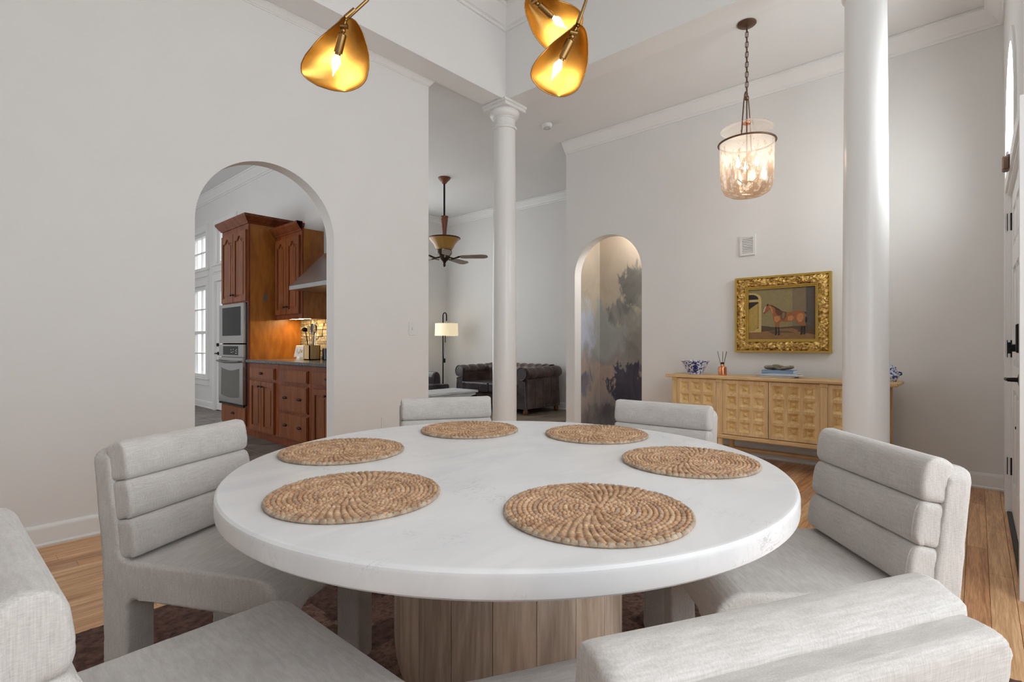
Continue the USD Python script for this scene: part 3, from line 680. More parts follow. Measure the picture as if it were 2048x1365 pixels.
def placemat(label, x, y, rz):
    t = thing('placemat', label, 'placemat', (x, y, TZ + .0005), rz, 'round woven placemats on the marble table')
    obj('backing', lathe([(0, 0), (RM - .004, 0), (RM, .003), (RM - .002, .0058), (0, .0062)], 72), 'hyacinth_2', t)
    rng = random.Random(5); NR = 17
    for k in range(NR):
        r = .006 + (RM - .012) * (k + .5) / NR; dr = (RM - .008) / NR
        n_ = max(5, int(round(2 * PI * r / (.0098 + .011 * r / RM))))
        n_ = {0: 5, 1: 9}.get(k, 16 if k < 4 else 32 if k < 9 else 64)
        Vs, Fs, off = [], [], 0
        for j in range(n_):
            a = 2 * PI * (j + rng.uniform(-.04, .04)) / n_ + k * .02
            tx, ty = np.array([-math.sin(a), math.cos(a), 0]), np.array([math.cos(a), math.sin(a), 0])
            tw = .30 + rng.uniform(-.08, .08); ux, uy = tx * math.cos(tw) + ty * math.sin(tw), ty * math.cos(tw) - tx * math.sin(tw)
            v, f = bump_mesh(ty * r + np.array([0, 0, .0035]), ux, uy, PI * r / n_ * 1.06 + .0005, dr * .58, .0075 + rng.uniform(-.0012, .0012))
            Vs.append(v); Fs.append(f + off); off += len(v)
        obj('woven_ring', trimesh.Trimesh(np.vstack(Vs), np.vstack(Fs), process=False), f'hyacinth_{(0, 1, 0, 2)[k % 4]}', t, smooth=True)
    Vs, Fs, off = [], [], 0
    for j in range(76):
        a = 2 * PI * (j + rng.uniform(-.1, .1)) / 76; c = np.array([math.cos(a), math.sin(a), 0]) * (RM - .003)
        tx, ty = np.array([-math.sin(a), math.cos(a), 0]), np.array([math.cos(a), math.sin(a), 0])
        m = rb(-.0074, .0074, -.0065, .0030, .0, .0095 + rng.uniform(-.001, .001), .003)
        m = remap(m, [tx, ty * 1.0, (0, 0, 1)], c); Vs.append(m.vertices); Fs.append(m.faces[:, ::-1] if np.linalg.det([tx, ty, [0, 0, 1]]) < 0 else m.faces); Fs[-1] = Fs[-1] + off; off += len(m.vertices)
    obj('bound_rim', trimesh.Trimesh(np.vstack(Vs), np.vstack(Fs), process=False), 'hyacinth_rim', t, smooth=40)
    return t


MATS = [('round woven placemat nearest the photographer on the right of the table', .828, .530, .2),
        ('round woven placemat at the near left of the table, before the seat at lower left', .583, .961, 2.2),
        ('round woven placemat on the left of the table, towards the kitchen arch', .795, 1.377, 4.0),
        ('round woven placemat at the far left of the table, towards the middle column', 1.297, 1.371, .9),
        ('round woven placemat at the far right of the table, before the empty far right chair', 1.527, .980, 3.1),
        ('round woven placemat on the right of the table, towards the sideboard', 1.340, .570, 5.1)]
m0 = None
for lb, x, y, rz in MATS:
    x, y = x * 1.085, y * 1.085
    if m0 is None: m0 = placemat(lb, x, y, rz)
    else: dup(m0, lb, (x, y, TZ + .0005), rz)

# upholstered chairs: a linen-covered shell on four square legs with three channel cushions on the back
CWD = .235


def unit_(v): v = np.array(v, float); return v / np.linalg.norm(v)


def make_chair(label, loc, rz):
    ch = thing('dining_chair', label, 'chair', loc, rz, 'linen dining chairs around the marble table')
    U = unary_union([Polygon([(-.285, .0), (-.205, 0), (-.205, .40), (-.225, .44), (-.270, .768), (-.328, .768), (-.292, .40)]), sbox(-.29, .350, .30, .455), sbox(.22, 0, .30, .40)])
    U = U.buffer(.035, 12).buffer(-.035, 12)
    U = U.difference(sbox(.225, .38, .4, .5)).union(Polygon([(.215, .35), (.30, .35), (.30, .375)] + arc(.22, .375, .08, 0, PI / 2, 10) + [(.215, .455)])).buffer(0)
    U = U.buffer(-.016, 8).buffer(.016, 8)
    body = mrot(man_prism(U, 2 * CWD), [(0, 1, 0), (0, 0, 1), (1, 0, 0)], (-CWD, 0, 0))
    Fp = sbox(-CWD, -.01, CWD, .772).buffer(-.04).buffer(.04, 10).union(sbox(-CWD, -.01, CWD, .5))
    Fp = Fp.difference(sbox(-CWD + .085, -.1, CWD - .085, .352).buffer(-.04).buffer(.04, 8).union(sbox(-CWD + .085, -.1, CWD - .085, .2)))
    body = body ^ mrot(man_prism(Fp, 1.0), [(1, 0, 0), (0, 0, 1), (0, -1, 0)], (0, .5, 0))
    body = to_man(soften(body, .013, 10))
    low, top = body.split_by_plane((0, 0, -1), -.285)
    for nm, sx in (('leg', -1), ('leg', 1)):
        half = low.trim_by_plane((sx, 0, 0), 0)
        for sy in (1, -1):
            p = half.trim_by_plane((0, sy, 0), 0)
            if not p.is_empty(): obj('leg', open_cuts(p, [((0, 0, -1), -.285)]), 'linen', ch, smooth=True)
    n = np.array([0, -.345, .04]); n = n / np.linalg.norm(n)
    bn = unit_((0, -.99, .14)); bd = float(bn @ np.array([0, -.215, .455]))
    back, seat = top.split_by_plane(tuple(bn), bd); cuts = [((0, 0, -1), -.285), (bn, bd)]
    obj('seat', open_cuts(seat, cuts), 'linen', ch, smooth=True); obj('backrest', open_cuts(back, cuts), 'linen', ch, smooth=True)
    lean = math.atan2(.050, .345)
    for k in range(3):
        h = .111; P = Polygon([(-.012, -h / 2 + .001), (.022, -h / 2 + .001)] + [(.022 + .032 * abs(math.cos(a)) ** .5, h / 2 * math.copysign(abs(math.sin(a)) ** .8, a)) for a in np.linspace(-PI / 2 * .98, PI / 2 * .98, 15)] + [(.022, h / 2 - .001), (-.012, h / 2 - .001)]).buffer(0)
        if k == 2: P = Polygon([(-.022, -h / 2 + .001), (.022, -h / 2 + .001)] + [(.022 + .032 * abs(math.cos(a)) ** .5, -h / 2 * abs(math.sin(a)) ** .8) for a in np.linspace(-PI / 2 * .98, 0, 8)] + [(.054, .02), (.050, .038), (.040, .051), (.022, .058), (.0, .056), (-.022, .046)]).buffer(0)
        wd = CWD - .004
        cu = mrot(man_prism(P, 2 * wd), [(0, 1, 0), (0, 0, 1), (1, 0, 0)], (-wd, 0, 0))
        cu = soften(cu, .013, 9)
        z = .460 + .109 * (k + .5)
        cu.apply_transform(trimesh.transformations.rotation_matrix(lean, [1, 0, 0])); cu.apply_translation([0, -.222 - (z - .455) * .14, z])
        cs = obj('back_cushion', cu, 'linen', ch, smooth=True)
        for sx in (-1, 1):
            pts = [(sx * (wd - .012), y_ + .001, z_) for y_, z_ in list(P.exterior.coords)[:-1] if y_ > (.0215 if k < 2 else .030) and abs(z_) < h / 2 - .010]
            pts = np.array(pts); pts[:, 1] -= (.0022 if k < 2 else .0045)
            c_, s__ = math.cos(lean), math.sin(lean)
            pts = np.stack([pts[:, 0], pts[:, 1] * c_ - pts[:, 2] * s__ - .222 - (z - .455) * .14, pts[:, 1] * s__ + pts[:, 2] * c_ + z], 1)
            obj('piping', tube(pts, .0022, 5), 'linen', cs, smooth=60)
    return ch


# (ahead, right) of the middle of each chair's top roll, and which way it faces
CH = [('linen dining chair at the left, its back towards the kitchen arch', (1.70, -1.07), -6),
      ('linen dining chair beyond the table in front of the middle column', (2.69, -.34), 0),
      ('linen dining chair beyond the table in front of the sideboard and mural', (2.46, .712), 0),
      ('linen dining chair at the right, three back cushions facing the table', (1.50, 1.05), 1),
      ('linen dining chair seen from behind in the lower right corner', (.555, .29), 2),
      ('linen dining chair cut off at the lower left corner', (.735, -.715), 0)]
c0 = None
for lb, (d_, r_), turn in CH:
    p = cw(d_, r_); v = np.array([TX, TY]) - p; a = math.atan2(v[1], v[0]) + math.radians(turn)
    o = p + np.array([math.cos(a), math.sin(a)]) * .245
    loc = (o[0], o[1], .012); rz = a - PI / 2
    if c0 is None: c0 = make_chair(lb, loc, rz)
    else: dup(c0, lb, loc, rz)

# ------------------------------------------------------------------ chandelier over the table
chd = thing('chandelier', 'brass branch chandelier with leaf-shaped shades and candle bulbs', 'chandelier')


def unit(v): v = np.array(v, float); return v / np.linalg.norm(v)


LEAF_L = [(0, 800), (.03, 765), (.065, 740), (.29, 500), (.515, 320), (.633, 262), (.728, 250), (.81, 280), (.917, 400), (.982, 550), (1, 690)]
LEAF_R = [(0, 815), (.03, 880), (.065, 920), (.136, 955), (.22, 980), (.373, 1005), (.49, 1018), (.657, 1005), (.822, 960), (.893, 915), (.94, 860), (.982, 780), (1, 700)]
R3 = np.array([SS, -CC, 0]); F3 = np.array([CC, SS, 0]); Z3 = np.array([0, 0, 1.0])
NRM = unit(-F3 * .88 - Z3 * .47)                # the hollow of every shade is turned to the room and downwards
DWN = unit(-Z3 * .88 + F3 * .47)


def leaf_shade(top, rot, mir, sx, L, depth, arm_pts):
    """A cupped, lopsided leaf of beaten brass; rot leans it sideways, mir mirrors it, L is its length."""
    top = np.array(top, float); R_ = R3 * mir
    sr = math.sin(rot) * mir; down = DWN * math.cos(rot) + R3 * sr; side = (R3 * math.cos(rot) - DWN * sr) * mir; face = NRM
    k = L / 845; nu, nv = 26, 26; ou, inn = [], []
    for i in range(nu + 1):
        q_ = .5 - .5 * math.cos(PI * i / nu)
        a = (np.interp(q_, *zip(*LEAF_L)) - 810) * k * sx; b = (np.interp(q_, *zip(*LEAF_R)) - 810) * k * sx
        for j in range(nv + 1):
            t = -math.cos(PI * j / nv)
            c = depth * (1 - t * t) ** .75 * math.sin(PI * min(1, q_ * .9 + .07)) ** .7
            rim = .018 * math.sin(PI * q_) * (.5 - .5 * t) * 1.0        # the long edge curls forward
            p = top + down * (L * q_) + side * ((a + b) / 2 + (b - a) / 2 * t) - face * (c - rim)
            ou.append(p - face * .0016); inn.append(p)
    n_ = nv + 1
    F = np.array([(i * n_ + j, i * n_ + j + 1, (i + 1) * n_ + j + 1, (i + 1) * n_ + j) for i in range(nu) for j in range(nv)])
    sh = obj('shade', (np.array(ou), F[:, ::-1]), 'brass', chd, smooth=True)
    obj('shade_lining', (np.array(inn), F), 'brass_inside', sh, smooth=True, label='golden polished inner face')
    edge = [i * n_ for i in range(nu + 1)] + [i * n_ + nv for i in range(nu - 1, 0, -1)]
    obj('rim', tube(np.array([ou[e] for e in edge]), .0015, 6, closed=True), 'brass_rod', sh, smooth=60)
    ax = unit(down * .93 - side * .36 + face * .10)
    base = top + down * (L * .13) - side * (.008) - face * (depth * .28)
    k0 = base + face * .014
    obj('knuckle', cat(tube([top + down * L * .03 - face * .006, k0], .0042, 8), tube([k0 - side * .011, k0 + side * .011], .0075, 10), trimesh.creation.icosphere(2, .0078).apply_translation(k0 + ax * .012), tube([k0, k0 + ax * .024], .0045, 8)), 'brass_rod', sh, smooth=50)
    s0 = k0 + ax * .020; s1 = s0 + ax * .055
    so = obj('socket', cat(tube([s0, s0 + ax * .003, s1 - ax * .001, s1], [.010, .0128, .0128, .012], 16), tube([s1, s1 + ax * .006], .0088, 12)), 'brass_rod', chd, smooth=50)
    b0 = s1 + ax * .006
    prof = [(0, .006), (.004, .0072), (.012, .0125), (.020, .0140), (.030, .0122), (.042, .0070), (.052, .0030), (.062, .0010)]
    obj('bulb', tube([b0 + ax * h for h, _ in prof], [r for _, r in prof], 14), 'warm_bulb', so, smooth=70)
    obj('arm', cat(tube(np.vstack([[top + down * .010], arm_pts]), .0048, 10), tube([top + down * .004, top + unit(np.array(arm_pts[0]) - top) * .036], [.0072, .0062], 10)), 'brass_rod', chd, smooth=50)


hub = np.array([TX, TY, 2.62])
leaf_shade((0.817, 1.402, 2.061), 0.0, 1, 1.15, .203, .060, np.array([(0.867, 1.362, 2.116), (0.903, 1.337, 2.195), hub + [-.03, .03, -.14], hub]))
leaf_shade((1.281, 0.886, 2.041), -.10, 1, .93, .203, .058, np.array([(1.306, 0.873, 2.116), (1.322, 0.870, 2.213), hub + [.03, -.03, -.10], hub]))
leaf_shade((1.378, 1.160, 2.296), -.58, -1, .90, .212, .058, np.array([(1.395, 1.140, 2.338), (1.361, 1.104, 2.387), hub + [.03, .02, -.2], hub]))
obj('stem', tube([hub + [0, 0, -.05], [TX, TY, ZT - .03]], .009, 12), 'brass_rod', chd)
obj('hub', lathe([(0, -.07), (.012, -.066), (.028, -.03), (.03, 0), (.024, .03), (.01, .05), (0, .05)], 24, hub), 'brass_rod', chd)
obj('canopy', lathe([(0, -.03), (.02, -.03), (.065, -.012), (.07, 0), (0, 0)], 32, (TX, TY, ZT)), 'brass_rod', chd)

# ------------------------------------------------------------------ foyer lantern
LX, LY = 4.175, 1.319
ln = thing('pendant_lantern', 'hanging bell jar lantern of seeded mercury glass with bronze chain', 'pendant light', (LX, LY, 0))
obj('canopy', lathe([(0, ZC - .028), (.018, ZC - .028), (.03, ZC - .022), (.06, ZC - .014), (.069, ZC - .006), (.069, ZC), (0, ZC)], 32), 'old_bronze', ln)
ztop, zlow = ZC - .028, 3.02
nlk = 13; pitch = (ztop - zlow) / nlk
lk = obj('chain', tube([(0, 0, zlow + .02), (.003, .002, (ztop + zlow) / 2), (0, 0, ztop)], .0022, 6), 'old_bronze', ln, label='electric cord threaded through chain')
for k in range(nlk):
    zc_ = zlow + pitch * (k + .5); a = np.linspace(0, 2 * PI, 16, endpoint=False); rr = .0105; hl = pitch * .5 + .004 - rr
    pts = [(rr * math.cos(t), 0, zc_ + rr * math.sin(t) + (hl if math.sin(t) > 0 else -hl)) for t in a]
    if k % 2: pts = [(0, x, z) for x, y, z in pts]
    obj('link', tube(pts, .003, 6, closed=True), 'old_bronze', lk, smooth=60)
obj('ring_hook', cat(tube([(.016 * math.cos(t), 0, 3.005 + .018 * math.sin(t)) for t in np.linspace(0, 2 * PI, 16, endpoint=False)], .004, 8, closed=True), lathe([(0, 2.955), (.014, 2.96), (.018, 2.972), (.014, 2.986), (0, 2.99)], 16)), 'old_bronze', ln)
JR, JZ0, JZ1 = .196, 2.205, 2.632
jar = lathe([(0, JZ0), (.06, JZ0 + .004), (.12, JZ0 + .018), (.16, JZ0 + .042), (.182, JZ0 + .085), (.190, JZ0 + .15), (JR, JZ1 - .02), (JR + .004, JZ1)], 64)
jt = thing_child = UsdGeom.Xform.Define(stage, str(ln.GetPath()) + '/jar')
jt.AddTranslateOp().Set(Gf.Vec3d(0, 0, JZ0))
jar.apply_translation([0, 0, -JZ0])
obj('glass', jar, 'mercury_glass', jt.GetPrim(), smooth=True)
obj('band', tube([(JR * 1.035 * math.cos(t), JR * 1.035 * math.sin(t), JZ1 - .006) for t in np.linspace(0, 2 * PI, 64, endpoint=False)], .0075, 8, closed=True), 'old_bronze', ln, smooth=60)
for k in range(2):
    a = PI * k + math.radians(-172); c, s = math.cos(a), math.sin(a)
    pts = [(c * r, s * r, z) for r, z in [(.012, 2.975), (.03, 3.0), (.055, 3.0), (.085, 2.97), (.12, 2.90), (.165, 2.78), (JR * .99, 2.67), (JR * 1.07, 2.628), (JR * 1.11, 2.640), (JR * 1.10, 2.655)]]
    obj('hanger', tube(pts, .0045, 8), 'old_bronze', ln, smooth=60)
obj('smoke_bell', lathe([(.012, 2.780), (.05, 2.778), (.12, 2.768), (.17, 2.748), (.188, 2.728), (.190, 2.7285)], 64), 'clear_glass', ln, smooth=True)
obj('bell_cap', lathe([(0, 2.772), (.028, 2.774), (.03, 2.782), (.012, 2.792), (0, 2.792)], 24), 'copper', ln)
obj('rod', tube([(0, 0, 2.96), (0, 0, 2.33)], .005, 8), 'old_bronze', ln)
for k in range(3):
    a = 2 * PI * k / 3 + .4; c, s = math.cos(a) * .075, math.sin(a) * .075
    cd = obj('candle', lathe([(0, 2.34), (.011, 2.34), (.011, 2.43), (0, 2.43)], 14, (c, s, 0)), 'candle', ln)
    obj('bulb', lathe([(0, 2.43), (.008, 2.435), (.0145, 2.452), (.015, 2.465), (.009, 2.49), (.0015, 2.515), (0, 2.515)], 14, (c, s, 0)), 'candle_bulb', cd, smooth=70)
    obj('candle_arm', tube([(0, 0, 2.335), (c * .5, s * .5, 2.318), (c, s, 2.34)], .005, 8), 'old_bronze', ln)

# ------------------------------------------------------------------ sideboard and what stands on it
sb = thing('sideboard', 'light oak sideboard with carved square panel doors', 'sideboard')
SX0, SX1, SY0, SY1 = 4.765, 5.115, .50, 2.19
ZTOP = .787
obj('top', rb(4.735, 5.145, .432, 2.252, ZTOP - .028, ZTOP, .006), 'sideboard_top', sb)
obj('carcass', bx(SX0 + .02, SX1, SY0 + .02, SY1 - .02, .255, ZTOP - .028), 'sideboard_wood', sb)
obj('bottom_rail', rb(SX0 - .018, SX1 + .0, SY0 - .012, SY1 + .012, .228, .262, .004), 'sideboard_top', sb)
posts = [(2.147, 2.19), (1.714, 1.768), (.886, .939), (.50, .553)]
for a, b in posts:
    for xx in ((SX0 - .012, SX0 + .04), (SX1 - .045, SX1)):
        if xx[0] > 5 and not (a < .6 or b > 2.1): continue
        leg = obj('post', cat(rb(*xx, a, b, .262, ZTOP - .055, .003), rb(xx[0] - .003, xx[1], a - .003, b + .003, ZTOP - .055, ZTOP - .028, .002)), 'sideboard_wood', sb)
for a, b in posts:
    ym_ = (a + b) / 2
    for xx in (SX0 + .016, SX1 - .035):
        obj('foot', cat(lathe([(0, .075), (.022, .075), (.027, .10), (.024, .12), (.024, .228), (0, .228)], 20, (xx, ym_, 0)), rb(xx - .032, xx + .032, ym_ - .032, ym_ + .032, .012, .078, .008), rb(xx - .035, xx + .035, ym_ - .035, ym_ + .035, 0, .014, .004)), 'sideboard_wood', sb)
obj('stretcher', rb(SX1 - .055, SX1 - .015, SY0, SY1, .075, .105, .005), 'sideboard_top', sb)
for y0, y1 in ((1.77, 2.145), (1.330, 1.712), (.941, 1.326), (.555, .884)):
    z0, z1 = .268, ZTOP - .034; W_, H_ = y1 - y0, z1 - z0
    cols, rws = 3, 4; mx, mz = .030, .030; gw = .024
    cwid = (W_ - 2 * mx - (cols - 1) * gw) / cols; chei = (H_ - 2 * mz - (rws - 1) * gw) / rws
    cells = [sbox(y0 + mx + i * (cwid + gw), z0 + mz + j * (chei + gw), y0 + mx + i * (cwid + gw) + cwid, z0 + mz + j * (chei + gw) + chei) for i in range(cols) for j in range(rws)]
    dr = obj('door', plate_x(sbox(y0, z0, y1, z1).difference(unary_union(cells)), SX0 - .006, SX0 + .016), 'sideboard_wood', sb)
    for q in cells:
        a, b, c, e = q.bounds
        def ring(m_, x_): return [(x_, a + m_, b + m_), (x_, c - m_, b + m_), (x_, c - m_, e - m_), (x_, a + m_, e - m_)]
        V_ = ring(0, SX0 - .005) + ring(.022, SX0 + .013) + ring(.026, SX0 + .013) + ring(.036, SX0 + .004) + [(SX0 - .003, (a + c) / 2, (b + e) / 2)]
        F_ = []
        for k in range(3):
            for i in range(4): j = (i + 1) % 4; F_ += [(k * 4 + i, k * 4 + j, k * 4 + 4 + j), (k * 4 + i, k * 4 + 4 + j, k * 4 + 4 + i)]
        for i in range(4): F_.append((12 + i, 12 + (i + 1) % 4, 16))
        obj('carved_panel', trimesh.Trimesh(V_, np.array(F_)[:, ::-1], process=False), 'sideboard_panel', dr, smooth=False)

# blue and white bowl
bw = thing('bowl', 'blue and white china bowl with flared rim on the sideboard', 'bowl', (4.94, 2.04, ZTOP))
obj('body', lathe([(0, .004), (.055, .004), (.058, .0), (.066, 0), (.066, .010), (.072, .016), (.100, .07), (.128, .118), (.138, .129), (.136, .131), (.124, .118), (.096, .07), (.066, .02), (0, .014)], 48), 'blue_china', bw, smooth=50)
obj('rim', tube([(.137 * math.cos(t), .137 * math.sin(t), .130) for t in np.linspace(0, 2 * PI, 48, endpoint=False)], .0022, 6, closed=True), 'white_china', bw, smooth=60)
def medal(zc__, w_, h_):
    r_ = np.interp(zc__, [.016, .07, .118], [.072, .100, .128]) + .0012
    a = math.atan2(EYE * 0 - .6, -1.0)
    return remap(prism(Polygon([(w_ * math.cos(t), h_ * math.sin(t)) for t in np.linspace(0, 2 * PI, 12, endpoint=False)]), -.0035, .0015), [(-math.sin(-2.75), math.cos(-2.75), 0), (0.47 * math.cos(-2.75), 0.47 * math.sin(-2.75), .882), (.882 * math.cos(-2.75), .882 * math.sin(-2.75), -.47)], (r_ * math.cos(-2.75), r_ * math.sin(-2.75), zc__))
obj('medallion', cat(medal(.107, .016, .008), medal(.088, .010, .006), medal(.074, .022, .010), medal(.058, .015, .014), medal(.036, .02, .008), medal(.022, .014, .006)), 'cobalt', bw)

df = thing('reed_diffuser', 'copper reed diffuser bottle with three dark reeds on the sideboard', 'diffuser', (4.90, 1.765, ZTOP))
obj('bottle', lathe([(0, 0), (.036, 0), (.038, .003), (.038, .072), (.034, .078), (.018, .082), (.015, .088), (.015, .104), (0, .104)], 32), 'copper', df, smooth=35)
obj('collar', lathe([(.006, .104), (.015, .104), (.015, .120), (.006, .120)], 20), 'black_metal', df)
for dx, dy in ((.0, .045), (.012, .0), (-.008, -.042), (.02, -.03)): obj('reed', tube([(0, 0, .03), (dx * .5, dy * .45, .12), (dx, dy, .222)], .0022, 6), 'reed', df)


def book(label, x, y, z, lx, ly, h, rz, col):
    b = thing('book', label, 'book', (x, y, z), rz, 'books stacked on the sideboard')
    obj('cover', cat(rb(-lx / 2, lx / 2, -ly / 2, ly / 2, 0, .003, .001), rb(-lx / 2, lx / 2, -ly / 2, ly / 2, h - .003, h, .001), rb(-lx / 2, -lx / 2 + .004, -ly / 2, ly / 2, 0, h, .001)), col, b)
    obj('pages', bx(-lx / 2 + .004, lx / 2 - .005, -ly / 2 + .005, ly / 2 - .005, .003, h - .003), 'paper', b)


book('pale rose book at the bottom of the sideboard stack', 4.93, 1.30, ZTOP, .20, .30, .016, .05, 'book_rose')
book('pale blue book in the middle of the sideboard stack', 4.935, 1.265, ZTOP + .016, .19, .29, .022, -.06, 'book_pale')
book('mid blue book on top of the sideboard stack', 4.93, 1.285, ZTOP + .038, .17, .25, .026, .04, 'book_blue')
kn = thing('chain_ornament', 'carved wooden chain link ornament lying on the blue books', 'ornament', (4.92, 1.285, ZTOP + .0645))
for k, (oy, tilt, rz) in enumerate(((.062, .10, .6), (0, .22, -.25), (-.062, -.12, .7))):
    t_ = np.linspace(0, 2 * PI, 28, endpoint=False)
    p = np.stack([.024 * np.cos(t_), .050 * np.sin(t_), 0 * t_], 1)
    T = trimesh.transformations.euler_matrix(tilt, .30 * (-1) ** k, rz)[:3, :3]; p = p @ T.T; p[:, 2] += .011 - p[:, 2].min(); p[:, 1] += oy
    obj('wooden_link', tube(p, .0118, 10, closed=True), 'driftwood', kn, smooth=60)
gj = thing('ginger_jar', 'blue and white lidded ginger jar beside the large column', 'jar', (4.97, .50, ZTOP))
obj('body', lathe([(0, 0), (.034, 0), (.036, .006), (.052, .035), (.056, .055), (.048, .078), (.034, .088), (.034, .094), (0, .094)], 32), 'blue_china', gj, smooth=40)
obj('lid', lathe([(0, .094), (.038, .094), (.039, .100), (.036, .112), (.024, .120), (.009, .124), (.011, .132), (.006, .139), (0, .14)], 28), 'blue_china', gj, smooth=40)
for sy in (-1, 1): obj('lug', tube([(0, sy * .050, .074), (0, sy * .066, .070), (0, sy * .068, .058), (0, sy * .056, .052)], .006, 8), 'cobalt', gj, smooth=60)

# ------------------------------------------------------------------ painting
pf = thing('framed_painting', 'antique horse painting in a wide carved gilt frame above the sideboard', 'painting')
PY0, PY1, PZ0, PZ1 = .938, 1.745, 1.000, 1.712
IY0, IY1, IZ0, IZ1 = 1.063, 1.628, 1.123, 1.594
O = sbox(PY0, PZ0, PY1, PZ1); I_ = sbox(IY0, IZ0, IY1, IZ1)
obj('frame', cat(plate_x(O.difference(O.buffer(-.018, join_style=2)), XB - .050, XB - .001), plate_x(I_.buffer(.025, join_style=2).difference(I_.buffer(.015, join_style=2)), XB - .040, XB - .001),
                 plate_x(I_.buffer(.0145, join_style=2).difference(I_.buffer(-.0, join_style=2)), XB - .030, XB - .001)), 'gilt_plain', pf)
# carved leaf work: a displaced band
ny_, nz_ = 150, 132
yy, zz = np.meshgrid(np.linspace(PY0 + .016, PY1 - .016, ny_), np.linspace(PZ0 + .016, PZ1 - .016, nz_), indexing='ij')
din = np.maximum(np.maximum(IY0 - .024 - yy, yy - IY1 - .024), np.maximum(IZ0 - .024 - zz, zz - IZ1 - .024))
prof_ = np.clip(din / .086, 0, 1); ogee = .030 + .020 * np.sin(PI * np.clip(prof_, 0, 1)) ** .8
ln1 = np.abs(meshkit.fbm(np.stack([yy * 34, zz * 34, yy * 0], -1), 2, 3) - .5) * 2
leaf = np.sin((yy + zz) * 150 + 5 * meshkit.noise(np.stack([yy * 24, zz * 24, yy * 0], -1), 9)) * .5 + .5
hgt = ogee + .016 * (1 - np.clip(ln1 * 3, 0, 1)) + .009 * leaf - .010
Vb = np.stack([XB - hgt, yy, zz], -1).reshape(-1, 3); Ib = np.arange(ny_ * nz_).reshape(ny_, nz_)
Qb = np.stack([Ib[:-1, :-1], Ib[:-1, 1:], Ib[1:, 1:], Ib[1:, :-1]], -1)[(din[:-1, :-1] > -.004) & (din[1:, 1:] > -.004)]
obj('carved_leafwork', (Vb, Qb), 'gilt', pf, smooth=True)
obj('backing', bx(XB - .012, XB - .0005, PY0 + .01, PY1 - .01, PZ0 + .01, PZ1 - .01), 'dark_gap', pf)
WI, HI = IY1 - IY0, IZ1 - IZ0


PL = [0]


def paint(name, pts, m_, layer, par):
    PL[0] += 1; layer = PL[0] * .25
    """pts in painting units (0..1 from the left, 0..1 from the bottom)."""
    P = Polygon([(IY1 - a * WI, IZ0 + b * HI) for a, b in pts]).buffer(0).intersection(I_.buffer(-.0005))
    return obj(name, plate_x(P, XB - .014 - .0004 * layer, XB - .013), m_, par, smooth=False)


cv = obj('canvas', bx(XB - .0134, XB - .0118, IY0 - .004, IY1 + .004, IZ0 - .004, IZ1 + .004), 'pt_wall', pf)
paint('painted_wall', [(.67, .2), (.67, 1), (.87, 1), (.87, .2)], 'pt_wall_mid', 1, cv)
paint('painted_wall', [(.865, .05), (.865, 1), (1, 1), (1, 0)], 'pt_wall_dark', 1, cv)
paint('painted_floor', [(0, 0), (1, 0), (1, .09), (.85, .17), (.62, .20), (.38, .17), (.2, .15), (0, .17)], 'pt_floor', 2, cv)
paint('painted_floor', [(.2, .27), (.45, .23), (.68, .25), (.9, .26), (1, .22), (1, .08), (.8, .13), (.6, .20), (.2, .15)], 'pt_floor_dark', 2, cv)
paint('painted_floor', [(.42, .20), (.66, .215), (.76, .17), (.70, .14), (.5, .16)], 'pt_floor', 3, cv)
paint('painted_shadow', [(.30, .16), (.42, .165), (.60, .155), (.78, .10), (.72, .12), (.5, .125), (.38, .10)], 'pt_shade', 4, cv)
paint('painted_doorway', [(0, .14), (.20, .14), (.20, .80)] + [(.05 + .15 * math.cos(a), .80 + .135 * math.sin(a)) for a in np.linspace(0, PI / 2, 9)] + [(0, .935)], 'pt_cream', 3, cv)
paint('painted_fanlight', [(0, .80), (.155, .80)] + [(.045 + .11 * math.cos(a), .80 + .10 * math.sin(a)) for a in np.linspace(0, PI / 2, 9)] + [(0, .90)], 'pt_black', 4, cv)
paint('painted_door', [(0, .16), (.155, .22), (.155, .75), (0, .75)], 'pt_black', 4, cv)
paint('painted_door', [(0, .15), (.09, .17), (.15, .24), (.15, .725), (.0, .60)], 'pt_gold', 5, cv)
bay = [(.245, .56), (.228, .53), (.232, .51), (.250, .508), (.268, .528), (.300, .545), (.315, .575), (.345, .585), (.362, .54), (.375, .49), (.380, .44), (.383, .39), (.395, .345), (.412, .325), (.414, .26), (.418, .10), (.400, .085), (.402, .078), (.432, .08), (.440, .115), (.440, .25),
       (.452, .32), (.458, .25), (.462, .115), (.448, .08), (.452, .072), (.480, .078), (.482, .11), (.472, .25), (.476, .33), (.50, .345), (.58, .335), (.66, .35), (.705, .375), (.735, .33), (.775, .285), (.792, .26), (.790, .115), (.776, .092), (.778, .085), (.808, .088), (.816, .11), (.818, .26),
       (.832, .27), (.832, .12), (.820, .095), (.824, .09), (.852, .095), (.856, .27), (.838, .32), (.832, .37), (.846, .42), (.846, .48), (.828, .525), (.79, .545), (.735, .548), (.68, .528), (.60, .525), (.545, .535), (.505, .555), (.46, .60), (.41, .64), (.365, .672), (.318, .682), (.300, .700), (.288, .682), (.270, .66), (.256, .60)]
hs = paint('painted_horse', bay, 'pt_bay', 6, cv)
